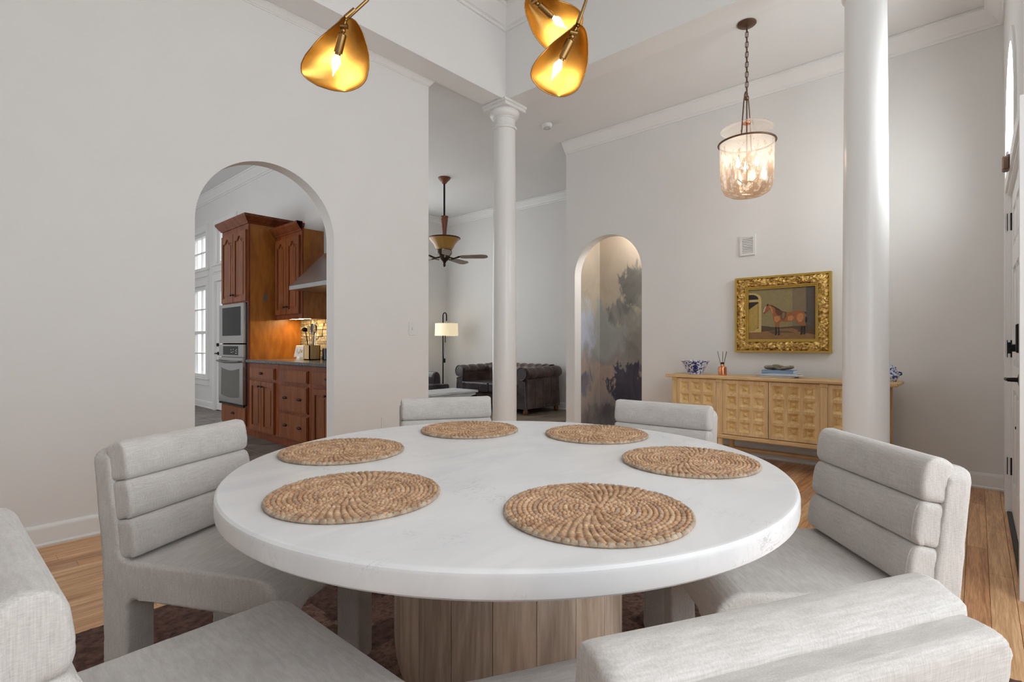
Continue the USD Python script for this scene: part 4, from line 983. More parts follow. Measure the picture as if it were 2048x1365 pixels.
for nm, pts, mm in (('painted_horse', [(.41, .635), (.46, .598), (.505, .555), (.56, .53), (.58, .48), (.50, .46), (.45, .47), (.42, .52)], 'pt_bay_dark'), ('painted_horse', [(.40, .44), (.44, .46), (.48, .44), (.49, .38), (.44, .33), (.40, .36)], 'pt_bay_light'),
                    ('painted_horse', [(.74, .47), (.79, .50), (.825, .48), (.83, .40), (.80, .33), (.76, .33), (.73, .39)], 'pt_bay_light'), ('painted_horse', [(.60, .44), (.66, .46), (.70, .42), (.66, .36), (.60, .36)], 'pt_bay_light'),
                    ('painted_horse', [(.305, .66), (.345, .65), (.375, .58), (.385, .50), (.365, .52), (.345, .60)], 'pt_bay_light'),
                    ('painted_mane', [(.33, .682), (.37, .668), (.42, .632), (.48, .585), (.50, .565), (.47, .575), (.41, .62), (.36, .655)], 'pt_black'), ('painted_mane', [(.278, .665), (.29, .69), (.302, .70), (.315, .69), (.305, .665)], 'pt_black'),
                    ('painted_blaze', [(.232, .545), (.246, .60), (.270, .655), (.276, .65), (.254, .59), (.240, .53)], 'pt_white'), ('painted_muzzle', [(.240, .512), (.252, .512), (.256, .53), (.244, .532)], 'pt_black'),
                    ('painted_saddle', [(.525, .535), (.50, .48), (.498, .42), (.515, .375), (.55, .375), (.575, .43), (.585, .53)], 'pt_saddle'), ('painted_saddle', [(.53, .52), (.515, .46), (.52, .41), (.54, .40), (.555, .45), (.56, .51)], 'pt_wall_mid'),
                    ('painted_tail', [(.835, .535), (.862, .51), (.872, .48), (.866, .475), (.845, .505)], 'pt_black'), ('painted_tail', [(.856, .42), (.872, .43), (.882, .38), (.878, .32), (.858, .315), (.852, .37)], 'pt_black'),
                    ('painted_leg', [(.414, .24), (.440, .24), (.442, .11), (.432, .08), (.402, .078), (.418, .105)], 'pt_black'), ('painted_leg', [(.457, .24), (.474, .24), (.483, .11), (.480, .078), (.450, .072), (.462, .11)], 'pt_black'),
                    ('painted_leg', [(.791, .25), (.818, .25), (.816, .11), (.808, .088), (.777, .085), (.790, .11)], 'pt_black'), ('painted_leg', [(.832, .25), (.855, .25), (.853, .095), (.823, .09), (.832, .12)], 'pt_black')):
    paint(nm, pts, mm, 7, cv)

# wall fittings
vt = thing('wall_grille', 'small white louvred grille high on the foyer wall left of the painting', 'grille', (XB, 1.64, 2.027))
obj('plate', plate_x(sbox(-.070, -.098, .070, .098).difference(sbox(-.05, -.074, .05, .074)), -.018, 0), 'white_plastic', vt)
obj('backing', bx(-.004, 0, -.055, .055, -.08, .08), 'steel', vt)
for k in range(9): obj('louvre', bx(-.015, -.004, -.05, .05, -.070 + .0165 * k, -.060 + .0165 * k), 'white_plastic', vt)
sw = thing('light_switch', 'white light switch on the dining wall near its free end', 'switch', (2.813, YA, 1.213))
obj('plate', rb(-.035, .035, -.006, 0, -.057, .057, .003), 'white_plastic', sw); obj('toggle', rb(-.006, .006, -.016, -.005, -.012, .012, .002), 'white_plastic', sw)
ol = thing('outlet', 'white outlet low on the dining wall behind the far left chair', 'outlet', (2.532, YA, .407))
obj('plate', rb(-.035, .035, -.006, 0, -.057, .057, .003), 'white_plastic', ol)
for z in (-.02, .02): obj('socket', rb(-.016, .016, -.008, -.005, z - .013, z + .013, .003), 'white_plastic', ol)
ol = thing('outlet', 'white outlet on the living room wall left of the leather sofa', 'outlet', (XL, 7.02, .42))
obj('plate', rb(-.006, 0, -.035, .035, -.057, .057, .003), 'white_plastic', ol)
for z in (-.02, .02): obj('socket', rb(-.008, -.005, -.016, .016, z - .013, z + .013, .003), 'white_plastic', ol)
sd = thing('smoke_detector', 'white smoke detector on the foyer ceiling beside the middle column', 'smoke detector', (4.60, 3.60, ZC))
obj('body', lathe([(0, -.042), (.045, -.042), (.056, -.034), (.060, -.012), (.062, 0), (0, 0)], 32), 'white_plastic', sd, smooth=35)
obj('vent_ring', lathe([(.030, -.046), (.040, -.046), (.040, -.041), (.030, -.041)], 28), 'steel', sd)

# ------------------------------------------------------------------ kitchen (fronts face -X)
def front(m, xf):
    """(w, z, t) local -> room: w along Y, z up, t out of the front (towards -X)."""
    return remap(m, [(0, 1, 0), (0, 0, 1), (-1, 0, 0)], (xf, 0, 0)) if True else m


def fprism(poly, xf, t0, t1):
    m = prism(poly, t0, t1); v = m.vertices.copy()
    m.vertices = np.stack([xf - v[:, 2], v[:, 0], v[:, 1]], 1)
    m.fix_normals(); return m


def cathedral(y0, y1, z0, z1, rise=.05):
    c = (y0 + y1) / 2; h = (y1 - y0) / 2
    pts = [(y0, z0), (y1, z0), (y1, z1 - rise)] + [(c + h * q, z1 - rise + rise * (math.cos(PI * min(1, abs(q) / .62)) * .5 + .5)) for q in np.linspace(.72, -.72, 15)] + [(y0, z1 - rise)]
    return Polygon(pts)


def cab_door(par, xf, y0, y1, z0, z1, arched=False, knob=None, m_='cherry_door'):
    o = sbox(y0, z0, y1, z1); s_ = .058
    i_ = cathedral(y0 + s_, y1 - s_, z0 + s_, z1 - s_ + .01) if arched else sbox(y0 + s_, z0 + s_, y1 - s_, z1 - s_)
    d = obj('door', cat(fprism(o.difference(i_), xf, 0, .020), fprism(o.buffer(-.005, join_style=2).difference(i_.buffer(.006)), xf, .018, .0225)), m_, par)
    obj('panel', cat(fprism(i_, xf, .002, .009), fprism(i_.buffer(-.014), xf, .008, .0125), fprism(i_.buffer(-.026), xf, .012, .017)), m_, d)
    if knob:
        ky, kz = knob
        obj('knob', cat(tube([(xf - .02, ky, kz), (xf - .038, ky, kz)], .005, 8), lathe([(0, 0), (.010, .0), (.014, .006), (.011, .012), (0, .014)], 16).apply_transform(trimesh.transformations.rotation_matrix(-PI / 2, [0, 1, 0])).apply_translation([xf - .034, ky, kz])), 'dark_bronze', d, smooth=50)
    return d


def cup_pull(d, xf, y, z):
    m = lathe([(0, 0), (.006, .0), (.02, .0), (.026, .008), (.020, .018), (0, .022)], 20)
    v = m.vertices.copy(); m.vertices = np.stack([xf - .02 - v[:, 2], y + v[:, 0] * 1.7, z + v[:, 1] * .55], 1); m.fix_normals()
    obj('pull', m, 'dark_bronze', d, smooth=50)


def cab_drawer(par, xf, y0, y1, z0, z1, pulls, slab=True):
    d = obj('drawer', cat(fprism(sbox(y0, z0, y1, z1), xf, 0, .014), fprism(sbox(y0 + .008, z0 + .008, y1 - .008, z1 - .008), xf, .014, .022)), 'cherry_door', par)
    for p in pulls: cup_pull(d, xf, *p)
    return d


def cab_crown(par, x0, x1, y0, y1, z, sides):
    pr = [(0, 0), (.012, 0), (.020, .018), (.030, .024), (.055, .065), (.062, .070), (.066, .088), (.066, .1), (0, .1)]
    obj('crown', sweep_trim(pr, (x0, y0, z), (x0, y1, z), (-1, 0, 0), m0=1 if 'r' in sides else 0, m1=1 if 'l' in sides else 0), 'cherry', par)
    if 'r' in sides: obj('crown', sweep_trim(pr, (x0, y0, z), (x1, y0, z), (0, -1, 0), m0=1), 'cherry', par)
    if 'l' in sides: obj('crown', sweep_trim(pr, (x0, y1, z), (x1, y1, z), (0, 1, 0), m0=1), 'cherry', par)


TYR, TYL = 6.24, 7.05
tw = thing('oven_cabinet', 'tall cherry wood cabinet housing the steel wall ovens', 'cabinet')
TX0 = 2.41
obj('side_panel', bx(TX0 + .0205, XK - .002, TYR, TYR + .02, .10, 2.49), 'cherry_panel', tw)
obj('side_panel', bx(TX0 + .0205, XK - .002, TYL - .02, TYL, .10, 2.49), 'cherry_panel', tw)
obj('face_frame', fprism(sbox(TYR, .10, TYL, 2.49).difference(sbox(TYR + .04, .36, TYL - .04, 1.56)), TX0, -.02, .0), 'cherry', tw)
obj('top_panel', bx(TX0 + .021, XK - .002, TYR + .0205, TYL - .0205, 2.47, 2.489), 'cherry', tw)
obj('toe_kick', bx(TX0 + .07, XK - .002, TYR, TYL, 0, .10), 'cherry', tw)
cab_crown(tw, TX0, XK - .004, TYR, TYL, 2.47, 'rl')
ymid = (TYR + TYL) / 2
cab_door(tw, TX0, TYR + .03, ymid - .003, 1.575, 2.40, True, (ymid - .035, 1.66))
cab_door(tw, TX0, ymid + .003, TYL - .03, 1.575, 2.40, True, (ymid + .035, 1.66))
cab_drawer(tw, TX0, TYR + .03, TYL - .03, .125, .335, [(ymid, .25)])
obj('scuff_mark', plate_y(Polygon([(2.60 + .022 * math.cos(t) * (1 - .35 * math.sin(t)), 1.63 + .055 * math.sin(t)) for t in np.linspace(0, 2 * PI, 18, endpoint=False)]), TYR - .0006, TYR + .001), 'steel_dark', tw, label='small grey mark on the side panel')
mw = thing('microwave', 'built-in stainless steel microwave with dark window, above the oven', 'microwave')
obj('housing', bx(TX0 - .028, TX0 + .4, TYR + .05, TYL - .05, 1.085, 1.55), 'steel_dark', mw)
obj('front_panel', fprism(sbox(TYR + .022, 1.085, TYL - .03, 1.552).difference(sbox(TYR + .10, 1.175, TYL - .12, 1.515)), TX0 - .028, 0, .018), 'steel', mw)
obj('window', fprism(sbox(TYR + .10, 1.175, TYL - .12, 1.515), TX0 - .028, .004, .014), 'black_glass', mw)
ov = thing('wall_oven', 'built-in stainless steel wall oven with control panel and curved handle', 'oven')
obj('housing', bx(TX0 - .028, TX0 + .5, TYR + .05, TYL - .05, .37, 1.07), 'steel_dark', ov)
cp = obj('control_panel', fprism(sbox(TYR + .022, .925, TYL - .03, 1.070).difference(sbox(TYR + .17, .945, TYL - .16, 1.050)), TX0 - .028, 0, .02), 'steel', ov)
obj('display', fprism(sbox(TYR + .17, .945, TYL - .16, 1.050), TX0 - .028, .004, .018), 'black_glass', cp)
digits = []
for k, (dy, dz) in enumerate([(0, 0), (0, .022), (0, .044), (.03, .0), (.03, .03), (.10, .02), (.10, .045), (.14, .012), (.17, .012), (.17, .04)]):
    digits.append(fprism(sbox(TYR + .22 + dy, .963 + dz, TYR + .236 + dy, .970 + dz), TX0 - .028, .018, .0188))
obj('keys', cat(digits), 'white_plastic', cp, kind='stuff')
wpoly = Polygon([(TYR + .12, .47)] + [(TYR + .12 + (TYL - TYR - .24) * q, .455 - .02 * math.sin(PI * q)) for q in np.linspace(0, 1, 9)] + [(TYL - .12, .47), (TYL - .12, .79)] + [(TYL - .12 - (TYL - TYR - .24) * q, .79 - .03 * math.sin(PI * q)) for q in np.linspace(0, 1, 9)])
dr = obj('door', fprism(sbox(TYR + .022, .375, TYL - .03, .915).difference(wpoly), TX0 - .028, 0, .026), 'steel', ov)
obj('glass', fprism(wpoly, TX0 - .028, .004, .020), 'oven_glass', dr)
obj('handle', cat(tube([(TX0 - .085 - .02 * math.sin(PI * q), TYR + .06 + (TYL - TYR - .13) * q, .872 - .012 * math.sin(PI * q)) for q in np.linspace(0, 1, 15)], .011, 8),
                  tube([(TX0 - .05, TYR + .065, .872), (TX0 - .088, TYR + .065, .872)], .011, 8), tube([(TX0 - .05, TYL - .075, .872), (TX0 - .088, TYL - .075, .872)], .011, 8)), 'steel_dark', dr, smooth=50)
obj('lower_trim', fprism(sbox(TYR + .022, .345, TYL - .03, .370), TX0 - .028, 0, .02), 'black_metal', ov)

# base cabinets
BXF = 2.41


def base_unit(label, y0, y1, y_hid=None):
    b = thing('base_cabinet', label, 'cabinet')
    obj('carcass', bx(BXF + .001, XK - .002, y0 + .001, y1 - .001, .10, .862), 'cherry', b)
    obj('toe_kick', bx(BXF + .07, XK - .002, y0, y1, 0, .10), 'cherry', b)
    return b


b1 = base_unit('cherry base cabinet beside the ovens, one drawer over two doors', 5.46, 6.238)
cab_drawer(b1, BXF, 5.53, 6.15, .695, .815, [(5.84, .755)])
cab_door(b1, BXF, 5.53, 5.838, .115, .665, False, (5.80, .61)); cab_door(b1, BXF, 5.842, 6.15, .115, .665, False, (5.88, .61))
b2 = base_unit('cherry base cabinet with three drawers under the kitchen counter', 4.75, 5.459)
for z0, z1, pl in ((.690, .815, []), (.395, .655, [(5.26, .53), (4.95, .53)]), (.115, .370, [(5.26, .25), (4.95, .25)])): cab_drawer(b2, BXF, 4.80, 5.40, z0, z1, pl)
b3 = base_unit('cherry base cabinet with drawer and door, cut off by the arch edge', 4.0, 4.749)
cab_drawer(b3, BXF, 4.08, 4.70, .690, .815, [(4.40, .755)]); cab_door(b3, BXF, 4.39, 4.70, .115, .655, False, (4.43, .60)); cab_door(b3, BXF, 4.08, 4.386, .115, .655, False, (4.35, .60))
ct = obj('countertop', rb(BXF - .035, XK - .002, 4.0, 6.238, .863, .898, .008), 'granite'); tag(ct, 'dark grey granite countertop over the cherry base cabinets', 'countertop')

# upper cabinet and hood
UY0, UY1, UX0 = 5.55, 6.237, 2.715
uc = thing('wall_cabinet', 'cherry wood wall cabinet above the counter with two arched doors', 'cabinet')
obj('carcass', bx(UX0 + .0125, XK - .002, UY0 + .001, UY1, 1.385, 2.36), 'cherry_panel', uc)
obj('face_frame', fprism(sbox(UY0, 1.360, UY1, 2.36), UX0, -.012, .004), 'cherry', uc)
obj('end_lip', bx(UX0 + .013, XK - .002, UY0, UY0 + .012, 1.360, 1.3845), 'cherry_panel', uc)
cab_crown(uc, UX0, XK - .004, UY0, UY1, 2.335, '')
um = (UY0 + UY1) / 2
cab_door(uc, UX0 - .004, UY0 + .04, um - .002, 1.415, 2.29, True, (um - .035, 1.50), 'cherry_door'); cab_door(uc, UX0 - .004, um + .002, UY1 - .05, 1.415, 2.29, True, (um + .035, 1.50), 'cherry_door')
ul = thing('under_cabinet_light', 'warm lit strip lamp under the cherry wall cabinet', 'lamp')
obj('housing', rb(UX0 + .12, UX0 + .21, UY0 + .05, UY1 - .1, 1.374, 1.3845, .003), 'white_plastic', ul)
obj('diffuser', rb(UX0 + .125, UX0 + .205, UY0 + .055, UY1 - .105, 1.369, 1.3745, .002), 'under_light', ul)
hd = thing('range_hood', 'stainless steel pyramid range hood right of the wall cabinet', 'hood')
HY0, HY1, HX0 = 4.62, 5.52, 2.55
rimz = (1.655, 1.705)
obj('rim', rb(HX0, XK - .002, HY0, HY1, *rimz, .004), 'steel', hd)
pyr = trimesh.Trimesh([(HX0 + .01, HY0 + .01, 1.705), (XK - .002, HY0 + .01, 1.705), (XK - .002, HY1 - .01, 1.705), (HX0 + .01, HY1 - .01, 1.705), (2.80, 4.90, 2.05), (XK - .002, 4.90, 2.05), (XK - .002, 5.24, 2.05), (2.80, 5.24, 2.05)]).convex_hull
obj('canopy', pyr, 'steel', hd, smooth=False)
obj('chimney', rb(2.80, XK - .002, 4.90, 5.24, 2.05, ZC, .003), 'steel', hd)
# stacked stone splashback
sp = thing('stone_backsplash', 'stacked tan stone splashback above the kitchen counter', 'backsplash')
obj('mortar_bed', bx(XK - .012, XK - .0005, 4.0, 6.236, .8985, 1.384), 'stone_2', sp)
rng = random.Random(21)
z = .9
while z < 1.37:
    h = rng.choice((.028, .036, .045)); h = min(h, 1.384 - z)
    y = 4.6 - rng.random() * .1
    while y < 6.236:
        L = rng.choice((.07, .10, .13, .17)); y1 = min(y + L, 6.236)
        obj('stone', rb(XK - .016 - rng.random() * .016, XK - .012, y + .001, y1 - .001, z + .001, z + h - .001, .003), f'stone_{rng.choice((0, 1, 1, 2, 3, 4))}', sp, smooth=False)
        y = y1
    z += h
# on the counter
CZ = .898
cr = thing('utensil_holder', 'square wooden utensil holder on the kitchen counter', 'holder', (2.83, 5.56, CZ))
obj('box', cat(bx(-.065, .065, -.065, -.055, 0, .165), bx(-.065, .065, .055, .065, 0, .165), bx(-.065, -.055, -.065, .065, 0, .165), bx(.055, .065, -.065, .065, 0, .165), bx(-.065, .065, -.065, .065, 0, .01)), 'sideboard_panel', cr)
cr2 = thing('canister', 'dark glass canister behind the wooden utensil holder', 'canister', (2.93, 5.36, CZ))
obj('body', lathe([(0, 0), (.07, 0), (.074, .006), (.074, .13), (0, .13)], 28), 'black_glass', cr2); obj('lid', lathe([(0, .13), (.076, .13), (.076, .145), (.02, .15), (.016, .165), (0, .166)], 28), 'sideboard_panel', cr2)


def utensil(name, label, dx, dy, head, hm, sm):
    u = thing(name, label, 'kitchen utensil', (2.83, 5.56, CZ + .012))
    b = np.array([dx * .3, dy * .3, 0]); e = np.array([dx, dy, .30]); obj('handle', tube([b, e], .0055, 8), sm, u)
    obj('head', head(e, unit(e - b)), hm, u, smooth=60)


def ladle(e, d): m = trimesh.creation.icosphere(2, .036); m.apply_scale([1, .9, .8]); m.apply_translation(e + d * .03); return m
def spoon(e, d): m = trimesh.creation.icosphere(2, .03); m.apply_scale([.35, 1, 1.5]); m.apply_translation(e + d * .035); return m
def skimmer(e, d): return cat(tube([e + d * .045 + np.array([0, .045 * math.cos(t), .045 * math.sin(t)]) for t in np.linspace(0, 2 * PI, 24, endpoint=False)], .007, 8, closed=True), *[tube([e + d * .045 + np.array([0, q, -.04]), e + d * .045 + np.array([0, q, .04])], .002, 4) for q in (-.024, -.012, 0, .012, .024)])
def whisk(e, d): return cat(*[tube([e + np.array([.028 * math.sin(t) * math.cos(a), .028 * math.sin(t) * math.sin(a), .11 * (1 - math.cos(t)) / 2]) for t in np.linspace(0, PI, 9)], .0016, 5) for a in np.linspace(0, 2 * PI, 8, endpoint=False)])
def turner(e, d): return rb(e[0] - .003, e[0] + .003, e[1] - .03, e[1] + .03, e[2] - .01, e[2] + .09, .003)


utensil('ladle', 'black ladle leaning left out of the wooden utensil holder', -.045, .058, ladle, 'black_metal', 'black_metal')
utensil('skimmer', 'black round skimmer standing in the wooden utensil holder', .048, .045, skimmer, 'black_metal', 'black_metal')
utensil('wooden_spoon', 'pale wooden spoon in the utensil holder', -.035, .0, spoon, 'sideboard_panel', 'sideboard_panel')
utensil('whisk', 'steel wire whisk in the wooden utensil holder', .03, -.035, whisk, 'steel', 'steel')
utensil('spatula', 'steel spatula leaning right in the wooden utensil holder', -.03, -.058, turner, 'steel_dark', 'steel_dark')
hub_ = thing('smart_display', 'small white framed tabletop display on the kitchen counter', 'display', (2.80, 5.83, CZ), 0)
scr = rb(-.006, .006, -.115, .115, .025, .165, .005); scr.apply_transform(trimesh.transformations.rotation_matrix(.22, [0, 1, 0]))
obj('bezel', scr, 'white_plastic', hub_)
p_ = bx(-.0075, -.0058, -.100, .100, .040, .150); p_.apply_transform(trimesh.transformations.rotation_matrix(.22, [0, 1, 0])); pic = obj('screen', p_, 'white_china', hub_)
for (a, b, c, e, mm) in ((-.02, .07, .008, .05, 'gilt_plain'), (.01, .06, .006, .03, 'stone_2'), (-.06, .08, .012, .03, 'gilt_plain'), (.05, .075, .007, .045, 'book_blue')):
    q_ = bx(-.0082, -.0074, a - c, a + c, b, b + e); q_.apply_transform(trimesh.transformations.rotation_matrix(.22, [0, 1, 0])); obj('leaf_image', q_, mm, pic)
obj('foot', lathe([(0, 0), (.05, 0), (.045, .022), (.02, .03), (0, .03)], 24, (.03, 0, 0)), 'white_plastic', hub_)

# ------------------------------------------------------------------ living room
# chesterfield sofa facing -X
so = thing('leather_sofa', 'dark brown tufted leather sofa with rolled arms against the living room wall', 'sofa', (5.88, 5.78, 0))
SD, SW = .90, 1.62     # depth along +X, width along Y; origin at the middle of the front edge


def scroll(flip):
    pts = [(-.10, .09), (-.10, .50)] + [(-.025 + .095 * math.cos(a), .62 + .095 * math.sin(a)) for a in np.linspace(PI * .85, -PI * .62, 18)] + [(.04, .50), (.07, .09)]
    return Polygon([(flip * a, b) for a, b in pts]).buffer(0)


def roll_tube(pts_a, pts_b, r, nb, seed):
    """A rolled top pulled in by buttons at even spacing."""
    p = np.linspace(pts_a, pts_b, nb * 10 + 1); q = np.linspace(0, nb, nb * 10 + 1)
    rr = r * (1 - .16 * np.abs(np.cos(PI * q)) ** 6); rr[0] = r * .9; rr[-1] = r * .9
    return tube(p, rr, 20)


for sgn, yc in ((-1, -SW / 2 + .10), (1, SW / 2 - .10)):
    S_ = scroll(1 if sgn > 0 else -1)
    P_ = Polygon([(a + yc, b) for a, b in S_.exterior.coords])
    am = obj('arm', cat(plate_x(Polygon([(yc - sgn * .085, .09), (yc + sgn * .06, .09), (yc + sgn * .045, .56), (yc - sgn * .085, .60)]).buffer(0), .04, SD - .05)), 'leather', so)
    obj('rolled_top', roll_tube((.03, yc + sgn * .025, .62), (SD - .06, yc + sgn * .025, .635), .098, 4, 1), 'leather', am, smooth=60)
    obj('front_panel', plate_x(P_, 0, .045), 'leather_dark', am)
    obj('nail_trim', tube([(.0, a, b) for a, b in list(P_.exterior.coords)[1:-2]], .008, 6), 'leather', am, smooth=60)
    # vertical pleats on the outside of the arm
    for k in range(4):
        xm_ = .15 + k * .196
        obj('pleat', prism(Polygon([(xm_ + .097 * math.cos(t), yc + sgn * (.050 + .030 * math.sin(t))) for t in np.linspace(0, PI, 15)] + [(xm_ - .097, yc), (xm_ + .097, yc)]).buffer(0), .10, .56), 'leather', am, smooth=50)
Wb = SW - .34; nyb = 64; nzb = 30
yb, sb_ = np.meshgrid(np.linspace(-Wb / 2 - .03, Wb / 2 + .03, nyb), np.linspace(0, 1, nzb), indexing='ij')
ang = np.clip((sb_ - .55) / .45, 0, 1) * PI * 1.05
zb = np.where(sb_ < .55, .36 + .26 * sb_ / .55, .62 + .10 * np.sin(ang)); xb_ = np.where(sb_ < .55, .66 + .04 * sb_ / .55, .80 - .10 * np.cos(ang))
cell = .155; u_ = yb / cell; v_ = sb_ * 2.6
dd = np.minimum(np.hypot(u_ - np.round(u_), v_ - 2 * np.round(v_ / 2)), np.hypot(u_ - .5 - np.round(u_ - .5), v_ - 1 - 2 * np.round((v_ - 1) / 2)))
diag = np.minimum(np.abs(((u_ * 2 + v_) % 2) - 1), np.abs(((u_ * 2 - v_) % 2) - 1))
puff = .045 * np.clip(dd * 1.6, 0, 1) ** .6 * (1 - .35 * np.exp(-((1 - diag) / .12) ** 2))
Vt_ = np.stack([xb_ - puff * np.where(sb_ < .75, 1, .2), yb, zb + puff * np.where(sb_ > .6, .8, 0)], -1).reshape(-1, 3); It = np.arange(nyb * nzb).reshape(nyb, nzb)
bk = obj('backrest', (Vt_, np.stack([It[:-1, :-1], It[:-1, 1:], It[1:, 1:], It[1:, :-1]], -1).reshape(-1, 4)), 'leather', so, smooth=True)
obj('back_shell', rb(.72, SD - .02, -SW / 2 + .12, SW / 2 - .12, .09, .60, .02), 'leather', so)
obj('back_roll', roll_tube((.80, -SW / 2 + .15, .640), (.80, SW / 2 - .15, .640), .092, 9, 2), 'leather', so, smooth=60)
bt = []
for i in range(-4, 5):
    for vv in (1, 2):
        yv = (i + (.5 if vv == 1 else 0)) * cell
        if abs(yv) < Wb / 2 - .02:
            m = trimesh.creation.icosphere(1, .011); m.apply_translation([.67 if vv == 1 else .70, yv, .36 + .26 * (vv / 2.6) / .55 if vv == 1 else .655]); bt.append(m)
            obj('button', m, 'leather_dark', bk, smooth=True)
obj('seat_base', rb(.02, .74, -SW / 2 + .19, SW / 2 - .19, .09, .30, .012), 'leather', so)
for k in (-1, 1):
    y0 = -SW / 2 + .19 if k < 0 else .003; y1 = -.003 if k < 0 else SW / 2 - .19
    obj('seat_cushion', soften(mrot(man_prism(sbox(-.02, y0, .70, y1).buffer(-.03).buffer(.03), .15), [(1, 0, 0), (0, 1, 0), (0, 0, 1)], (0, 0, .302)), .03, 8), 'leather_dark', so, smooth=60)
for x in (.05, SD - .09):
    for y in (-SW / 2 + .08, SW / 2 - .08):
        obj('foot', lathe([(0, 0), (.022, 0), (.036, .03), (.038, .05), (.03, .075), (.03, .09), (0, .09)], 20, (x, y, 0)), 'fan_wood', so, smooth=50)

# second leather seat, mostly hidden behind the wall end
ar = thing('leather_armchair', 'dark leather armchair partly hidden behind the dining wall end', 'armchair', (5.25, 6.62, 0))
obj('seat_base', rb(-.95, .10, -.42, .40, .09, .30, .02), 'leather_dark', ar)
obj('seat_cushion', soften(man_prism(sbox(-.80, -.46, .16, .22).buffer(-.05).buffer(.05), .14).translate([0, 0, .302]), .04, 8), 'leather_dark', ar, smooth=60)
obj('arm', cat(rb(.04, .16, -.20, .42, .09, .52, .02)), 'leather_dark', ar)
a_ = obj('arm_top', soften(mrot(man_prism(Polygon([(-.08, -.12)] + [(.08 * math.cos(t), .06 + .10 * math.sin(t)) for t in np.linspace(PI, 0, 13)] + [(.08, -.12)]), .62), [(1, 0, 0), (0, 0, 1), (0, -1, 0)], (.10, .42, .47)), .03, 6), 'leather_dark', ar, smooth=60)
obj('arm', rb(-.98, -.86, -.20, .42, .09, .60, .03), 'leather_dark', ar)
obj('backrest', rb(-.9, .08, .24, .44, .3, .60, .05), 'leather_dark', ar)
for x in (-.9, .08):
    for y in (-.36, .36): obj('foot', lathe([(0, 0), (.022, 0), (.034, .04), (.03, .09), (0, .09)], 16, (x, y, 0)), 'fan_wood', ar)

# coffee table
cf = thing('coffee_table', 'whitewashed trunk coffee table with black iron corner straps', 'coffee table')
CX0, CX1, CY0, CY1, CH_ = 3.85, 5.02, 5.18, 5.66, .435
for k in range(5):
    a = CY0 - .02 + k * (CY1 - CY0 + .04) / 5; obj('top_board', rb(CX0 - .03, CX1 + .03, a + .001, a + (CY1 - CY0 + .04) / 5 - .001, CH_ - .03, CH_, .004), 'whitewash', cf)
obj('apron', rb(CX0, CX1, CY0, CY0 + .022, CH_ - .16, CH_ - .031, .004), 'whitewash', cf); obj('apron', rb(CX0, CX1, CY1 - .022, CY1, CH_ - .16, CH_ - .031, .004), 'whitewash', cf)
obj('apron', rb(CX0, CX0 + .022, CY0 + .022, CY1 - .022, CH_ - .16, CH_ - .031, .004), 'whitewash', cf); obj('apron', rb(CX1 - .022, CX1, CY0 + .022, CY1 - .022, CH_ - .16, CH_ - .031, .004), 'whitewash', cf)
for x in (CX0, CX1 - .07):
    for y in (CY0, CY1 - .07): obj('leg', rb(x, x + .07, y, y + .07, 0, CH_ - .16, .005), 'whitewash', cf)
obj('shelf', rb(CX0 + .02, CX1 - .02, CY0 + .02, CY1 - .02, .10, .125, .004), 'whitewash', cf)
obj('drawer_box', bx(CX0 + .03, CX1 - .03, CY0 + .03, CY1 - .03, CH_ - .22, CH_ - .05), 'dark_gap', cf)


def strap(x, w_): return Polygon([(x - w_, CH_ - .085), (x - w_ * .75, CH_ - .078), (x - w_ * .5, CH_ - .068), (x, CH_ - .060), (x + w_ * .5, CH_ - .068), (x + w_ * .75, CH_ - .078), (x + w_, CH_ - .085), (x + w_ * .75, CH_ - .094), (x + w_ * .5, CH_ - .112), (x, CH_ - .122), (x - w_ * .5, CH_ - .112), (x - w_ * .75, CH_ - .094)])


obj('iron_strap', plate_y(strap(4.18, .115), CY0 - .006, CY0), 'black_metal', cf)
obj('iron_strap', cat(plate_y(strap(CX1, .13).intersection(sbox(0, 0, CX1 + .004, 2)), CY0 - .006, CY0), bx(CX1, CX1 + .006, CY0 - .006, CY0 + .10, CH_ - .12, CH_ - .06)), 'black_metal', cf)
# floor lamp
fp = thing('floor_lamp', 'black floor lamp with a lit cream drum shade', 'floor lamp', (6.38, 7.47, 0))
obj('base', lathe([(0, 0), (.14, 0), (.14, .012), (.12, .022), (.02, .03), (.012, .05), (0, .05)], 32), 'black_metal', fp)
obj('pole', cat(tube([(0, 0, .04), (0, 0, 1.60)] + [(.0, -.05 + .05 * math.cos(a), 1.60 + .055 * math.sin(a)) for a in np.linspace(0, PI, 11)] + [(0, -.10, 1.50)], .011, 8)), 'black_metal', fp, smooth=60)
obj('shade', lathe([(.215, 1.225), (.218, 1.225), (.212, 1.455), (.209, 1.455), (.215, 1.225)], 40, (0, -.10, 0)), 'lamp_shade', fp, smooth=40)
obj('shade_spider', cat(tube([(-.21, -.10, 1.452), (.21, -.10, 1.452)], .003, 6), tube([(0, -.31, 1.452), (0, .11, 1.452)], .003, 6)), 'black_metal', fp)
obj('bulb', lathe([(0, 1.29), (.012, 1.30), (.03, 1.35), (.026, 1.385), (.013, 1.41), (.013, 1.45), (0, 1.45)], 16, (0, -.10, 0)), 'soft_bulb', fp, smooth=60)
obj('pull_cord', cat(tube([(0, -.06, 1.40), (0, -.06, 1.10)], .008, 6), tube([(0, -.05, 1.10), (0, -.02, .78)], .003, 5)), 'black_metal', fp)
obj('switch_box', rb(-.02, .02, -.055, -.01, .72, .80, .008), 'black_metal', fp)
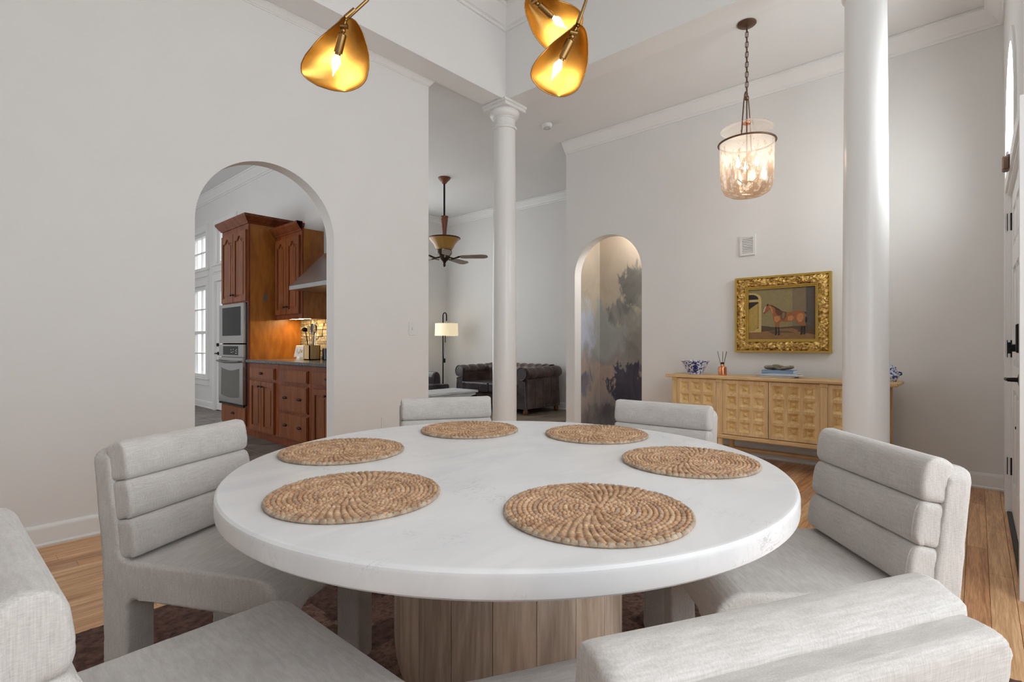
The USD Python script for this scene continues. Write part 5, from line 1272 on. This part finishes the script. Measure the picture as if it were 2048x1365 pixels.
# ceiling fan
fn = thing('ceiling_fan', 'ceiling fan with five brown blades and an amber glass bowl', 'ceiling fan', (5.065, 5.90, 0))
Zc = ZC
obj('canopy', lathe([(0, Zc - .085), (.03, Zc - .085), (.045, Zc - .06), (.075, Zc - .03), (.09, Zc - .012), (.09, Zc), (0, Zc)], 28), 'fan_wood', fn)
obj('downrod', tube([(0, 0, 2.95), (0, 0, Zc - .06)], .014, 12), 'black_metal', fn)
obj('column', lathe([(0, 2.66), (.035, 2.66), (.036, 2.69), (.030, 2.70), (.036, 2.80), (.050, 2.90), (.054, 2.93), (.050, 2.94), (.060, 2.965), (.06, 2.975), (0, 2.975)], 20), 'fan_wood', fn, smooth=40)
obj('glass_bowl', lathe([(0, 2.47), (.10, 2.47), (.13, 2.50), (.16, 2.56), (.21, 2.62), (.232, 2.645), (.21, 2.65), (0, 2.655)], 36), 'amber_glass', fn, smooth=50)
obj('bowl_rim', tube([(.232 * math.cos(t), .232 * math.sin(t), 2.648) for t in np.linspace(0, 2 * PI, 40, endpoint=False)], .009, 8, closed=True), 'dark_bronze', fn, smooth=60)
obj('motor', lathe([(0, 2.22), (.012, 2.225), (.022, 2.25), (.016, 2.27), (.03, 2.30), (.07, 2.33), (.085, 2.36), (.085, 2.39), (.10, 2.40), (.115, 2.43), (.11, 2.468), (0, 2.47)], 28), 'dark_bronze', fn, smooth=40)
for k in range(5):
    a = math.radians(-55 + 72 * k); c_, s_ = math.cos(a), math.sin(a); tl = .20
    bl = prism(Polygon([(.24, -.045), (.30, -.058), (.58, -.072), (.645, -.045), (.655, 0), (.645, .045), (.58, .072), (.30, .058), (.24, .045)]), -.004, .004)
    bl.apply_transform(trimesh.transformations.rotation_matrix(-tl, [1, 0, 0])); bl.apply_translation([0, 0, 2.365])
    b_ = obj('blade', remap(bl, [(c_, s_, 0), (-s_, c_, 0), (0, 0, 1)]), 'fan_blade', fn)
    ir = cat(tube([(.08, 0, 2.36), (.14, 0, 2.345), (.20, .0, 2.36), (.26, 0, 2.373)], [.012, .010, .012, .008], 8), prism(Polygon([(.20, 0), (.24, -.035), (.31, -.02), (.34, 0), (.31, .02), (.24, .035)]), 2.367, 2.376))
    obj('blade_iron', remap(ir, [(c_, s_, 0), (-s_, c_, 0), (0, 0, 1)]), 'dark_bronze', b_)
# warm fill lamps that the room has: alcove ceiling lamp
al = thing('alcove_lamp', 'small flush ceiling lamp inside the mural alcove', 'lamp', (5.6, 2.9, 2.75))
obj('body', lathe([(0, -.03), (.10, -.03), (.11, 0), (0, 0)], 24), 'white_plastic', al); obj('diffuser', lathe([(0, -.055), (.06, -.05), (.095, -.03), (0, -.03)], 24), 'alcove_light', al)
